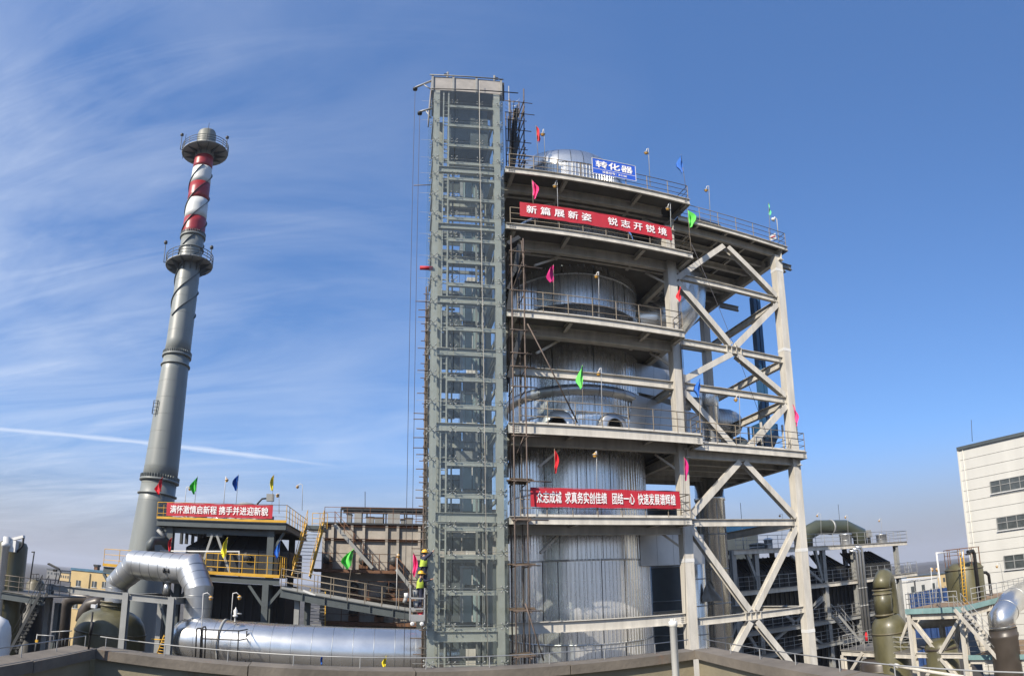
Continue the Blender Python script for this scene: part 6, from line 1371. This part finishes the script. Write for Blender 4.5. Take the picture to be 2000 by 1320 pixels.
gb = thing('tool_bag', 'white and grey tool bag hanging on the left of the cradle', 'bag', P(795, 1172, YK)); q = P(795, 1165, YK)
MB().tube([P(799, 1140, YK), P(793, 1158, YK)], .015, 5).build('strap', M['rubber_black'], gb); MB().tube([P(793, 1158, YK), P(794, 1168, YK)], [.09, .1], 10).build('pouch', M['white_paint'], gb); MB().tube([P(793, 1168, YK), P(789, 1177, YK)], [.09, .07], 10).build('tail', M['grey_paint'], gb)

def person(label, base, facing, pose, vest, trousers, helmet, scale=1.0):
    """base: pelvis; one continuous skinned body, clothing as children grown from the same joints"""
    t = thing('person', label, 'person', base)
    J = {k: V(base) + Matrix.Rotation(facing, 3, 'Z') @ (V(v) * scale) for k, v in pose.items()}
    def skin(name, m, verts, edges, radii, sub=2):
        me = bpy.data.meshes.new(name); o = ORG[t.name]; me.from_pydata([tuple(J[v] - o) for v in verts], [(verts.index(a), verts.index(b_)) for a, b_ in edges], [])
        ob = bpy.data.objects.new(name, me); COL.objects.link(ob); ob.parent = t; ORG[ob.name] = o
        ob.modifiers.new('s', 'SKIN'); ob.modifiers.new('d', 'SUBSURF').levels = sub; ob.modifiers['d'].render_levels = sub
        for i, v in enumerate(verts): me.skin_vertices[0].data[i].radius = (radii[v] * scale,) * 2
        me.skin_vertices[0].data[0].use_root = True
        bpy.context.view_layer.update()
        m2 = bpy.data.meshes.new_from_object(ob.evaluated_get(bpy.context.evaluated_depsgraph_get()))
        ob.modifiers.clear(); ob.data = m2; m2.materials.clear(); m2.materials.append(m); m2.polygons.foreach_set('use_smooth', [True] * len(m2.polygons)); return ob
    rad = dict(pelvis=.14, spine=.135, chest=.15, neck=.055, head=.085, crown=.075, shL=.075, shR=.075, elL=.05, elR=.05, wrL=.035, wrR=.035, haL=.04, haR=.04, hipL=.1, hipR=.1, knL=.068, knR=.068, anL=.045, anR=.045, toL=.04, toR=.04)
    bv = list(rad); be_ = [('pelvis', 'spine'), ('spine', 'chest'), ('chest', 'neck'), ('neck', 'head'), ('head', 'crown'), ('chest', 'shL'), ('chest', 'shR'), ('shL', 'elL'), ('elL', 'wrL'), ('wrL', 'haL'), ('shR', 'elR'), ('elR', 'wrR'), ('wrR', 'haR'), ('pelvis', 'hipL'), ('pelvis', 'hipR'), ('hipL', 'knL'), ('knL', 'anL'), ('anL', 'toL'), ('hipR', 'knR'), ('knR', 'anR'), ('anR', 'toR')]
    body = skin('body', M['skin'], bv, be_, rad)
    g = {k: v * 1.22 for k, v in rad.items()}
    tv = ['pelvis', 'hipL', 'hipR', 'knL', 'knR', 'anL', 'anR']; skin('trousers', trousers, tv, [('pelvis', 'hipL'), ('pelvis', 'hipR'), ('hipL', 'knL'), ('knL', 'anL'), ('hipR', 'knR'), ('knR', 'anR')], g)
    jv = ['spine', 'chest', 'shL', 'shR', 'elL', 'elR', 'wrL', 'wrR']; skin('jacket', M['navy_cloth'], jv, [('spine', 'chest'), ('chest', 'shL'), ('chest', 'shR'), ('shL', 'elL'), ('elL', 'wrL'), ('shR', 'elR'), ('elR', 'wrR')], g)
    g2 = dict(g); g2.update(spine=.185, chest=.2, pelvis=.165, shL=.1, shR=.1)
    skin('hi_vis_vest', vest, ['spine', 'pelvis', 'chest', 'shL', 'shR'], [('spine', 'pelvis'), ('spine', 'chest'), ('chest', 'shL'), ('chest', 'shR')], g2)
    skin('boots', M['rubber_black'], ['anL', 'toL'], [('anL', 'toL')], {k: v * 1.35 for k, v in rad.items()}); skin('boots', M['rubber_black'], ['anR', 'toR'], [('anR', 'toR')], {k: v * 1.35 for k, v in rad.items()})
    for sd in 'LR':       # five fingers per hand
        h, w = J['ha' + sd], J['wr' + sd]; d = (h - w).normalized(); _, a_, b2 = frame(d)
        fg = MB()
        for k in range(4):
            r0 = h + a_ * (.028 * (k - 1.5)) * scale; L = (.055, .065, .06, .048)[k] * scale
            fg.tube([r0, r0 + d * L * .6 + b2 * .008, r0 + d * L + b2 * .03], [.011, .01, .008], 6)
        fg.tube([h - a_ * .035 - d * .02, h - a_ * .06 + d * .02, h - a_ * .055 + d * .045 + b2 * .015], [.013, .011, .009], 6); fg.build('fingers', M['skin'], body)['kind'] = 'stuff'
    hd, cr_ = J['head'], J['crown']; ax = (cr_ - hd).normalized(); fw = Matrix.Rotation(facing, 3, 'Z') @ V(pose.get('look', (0, 1, 0))); fw = (fw - ax * fw.dot(ax)).normalized(); sd = fw.cross(ax)
    MB().lathe(cr_ - ax * .04, [(.135, 0), (.132, .05), (.11, .1), (.06, .135), (.01, .145)], 20, axis=ax).lathe(cr_ - ax * .035, [(.135, 0), (.16, -.008), (.16, .004), (.135, .012)], 20, axis=ax).slab([cr_ - ax * .03 + fw * .1 + sd * .09, cr_ - ax * .03 + fw * .1 - sd * .09, cr_ - ax * .05 + fw * .21 - sd * .05, cr_ - ax * .05 + fw * .21 + sd * .05], .012).build('helmet', helmet, t)
    MB().lathe(hd - fw * .02 + ax * .03, [(.01, -.07), (.088, -.05), (.1, 0), (.098, .06)], 14, axis=ax).build('hair', M['hair_dark'], t)
    fc = MB()
    for s in (-1, 1): fc.lathe(hd + fw * .085 + sd * s * .035 + ax * .015, [(.001, -.012), (.014, -.004), (.014, .004), (.001, .012)], 8, axis=fw); fc.lathe(hd + sd * s * .095, [(.001, -.012), (.024, 0), (.001, .014)], 8, axis=sd)
    fc.bar(hd + fw * .085 + ax * .01, hd + fw * .115 - ax * .03, .025, .025); fc.bar(hd + fw * .088 - ax * .05 - sd * .025, hd + fw * .088 - ax * .05 + sd * .025, .012, .012); fc.build('face', M['skin'], body)['kind'] = 'stuff'
    return t
# upper worker climbs the scaffold with arms raised; lower worker stands in the cradle, both turned to the tower on their right
up_pose = dict(pelvis=(0, 0, 0), spine=(.0, .03, .18), chest=(.01, .05, .4), neck=(.01, .06, .55), head=(.01, .08, .65), crown=(.01, .08, .75), shL=(-.19, .05, .46), shR=(.2, .05, .46), elL=(-.28, .2, .62), elR=(.26, .22, .6), wrL=(-.16, .36, .78), wrR=(.2, .4, .74), haL=(-.14, .42, .84), haR=(.2, .46, .8), hipL=(-.1, 0, -.07), hipR=(.1, 0, -.07), knL=(-.13, .22, -.38), knR=(.11, .08, -.48), anL=(-.12, .12, -.8), anR=(.11, 0, -.9), toL=(-.12, .28, -.84), toR=(.11, .16, -.94), look=(0, 1, .2))
lo_pose = dict(pelvis=(0, 0, 0), spine=(0, .02, .18), chest=(0, .03, .4), neck=(0, .04, .55), head=(0, .05, .65), crown=(0, .05, .75), shL=(-.2, .03, .46), shR=(.2, .03, .46), elL=(-.26, .14, .22), elR=(.28, .2, .36), wrL=(-.2, .36, .2), wrR=(.26, .46, .44), haL=(-.19, .43, .2), haR=(.26, .54, .46), hipL=(-.1, 0, -.07), hipR=(.1, 0, -.07), knL=(-.11, .06, -.48), knR=(.11, .04, -.48), anL=(-.11, 0, -.9), anR=(.11, 0, -.9), toL=(-.12, .16, -.94), toR=(.12, .16, -.94), look=(.4, 1, 0))
b1 = P(826, 1108, YK + .6); b2_ = P(820, 1150, YK + .3)
person('worker in lime vest climbing beside the lift tower with arms raised, above the other', b1, R(-70), up_pose, M['hivis'], M['navy_cloth'], M['helmet_yellow'], .92)
b2_.z = max(b2_.z, zk0 + .98)
person('worker in yellow helmet standing in the hanging cradle and reaching to the tower', V((b2_.x, YK + .35, b2_.z)), R(-80), lo_pose, M['hivis'], M['navy_cloth'], M['helmet_yellow'], .92)

# ================================================================== thin winter haze over the whole plain
hzb = MB().lohi((-2600, -70, GZ - 1), (2600, 4100, 76)).build('haze', None, origin=(0, 0, GZ - 1)); hzb['kind'] = 'stuff'
hm = bpy.data.materials.new('haze_air'); hm.use_nodes = True; hn = hm.node_tree.nodes; hn.clear()
pv = hn.new('ShaderNodeVolumePrincipled'); pv.inputs['Color'].default_value = (.86, .9, 1, 1); pv.inputs['Density'].default_value = .00022; pv.inputs['Anisotropy'].default_value = .1
ho = hn.new('ShaderNodeOutputMaterial'); hm.node_tree.links.new(pv.outputs[0], ho.inputs['Volume']); hzb.data.materials.append(hm)
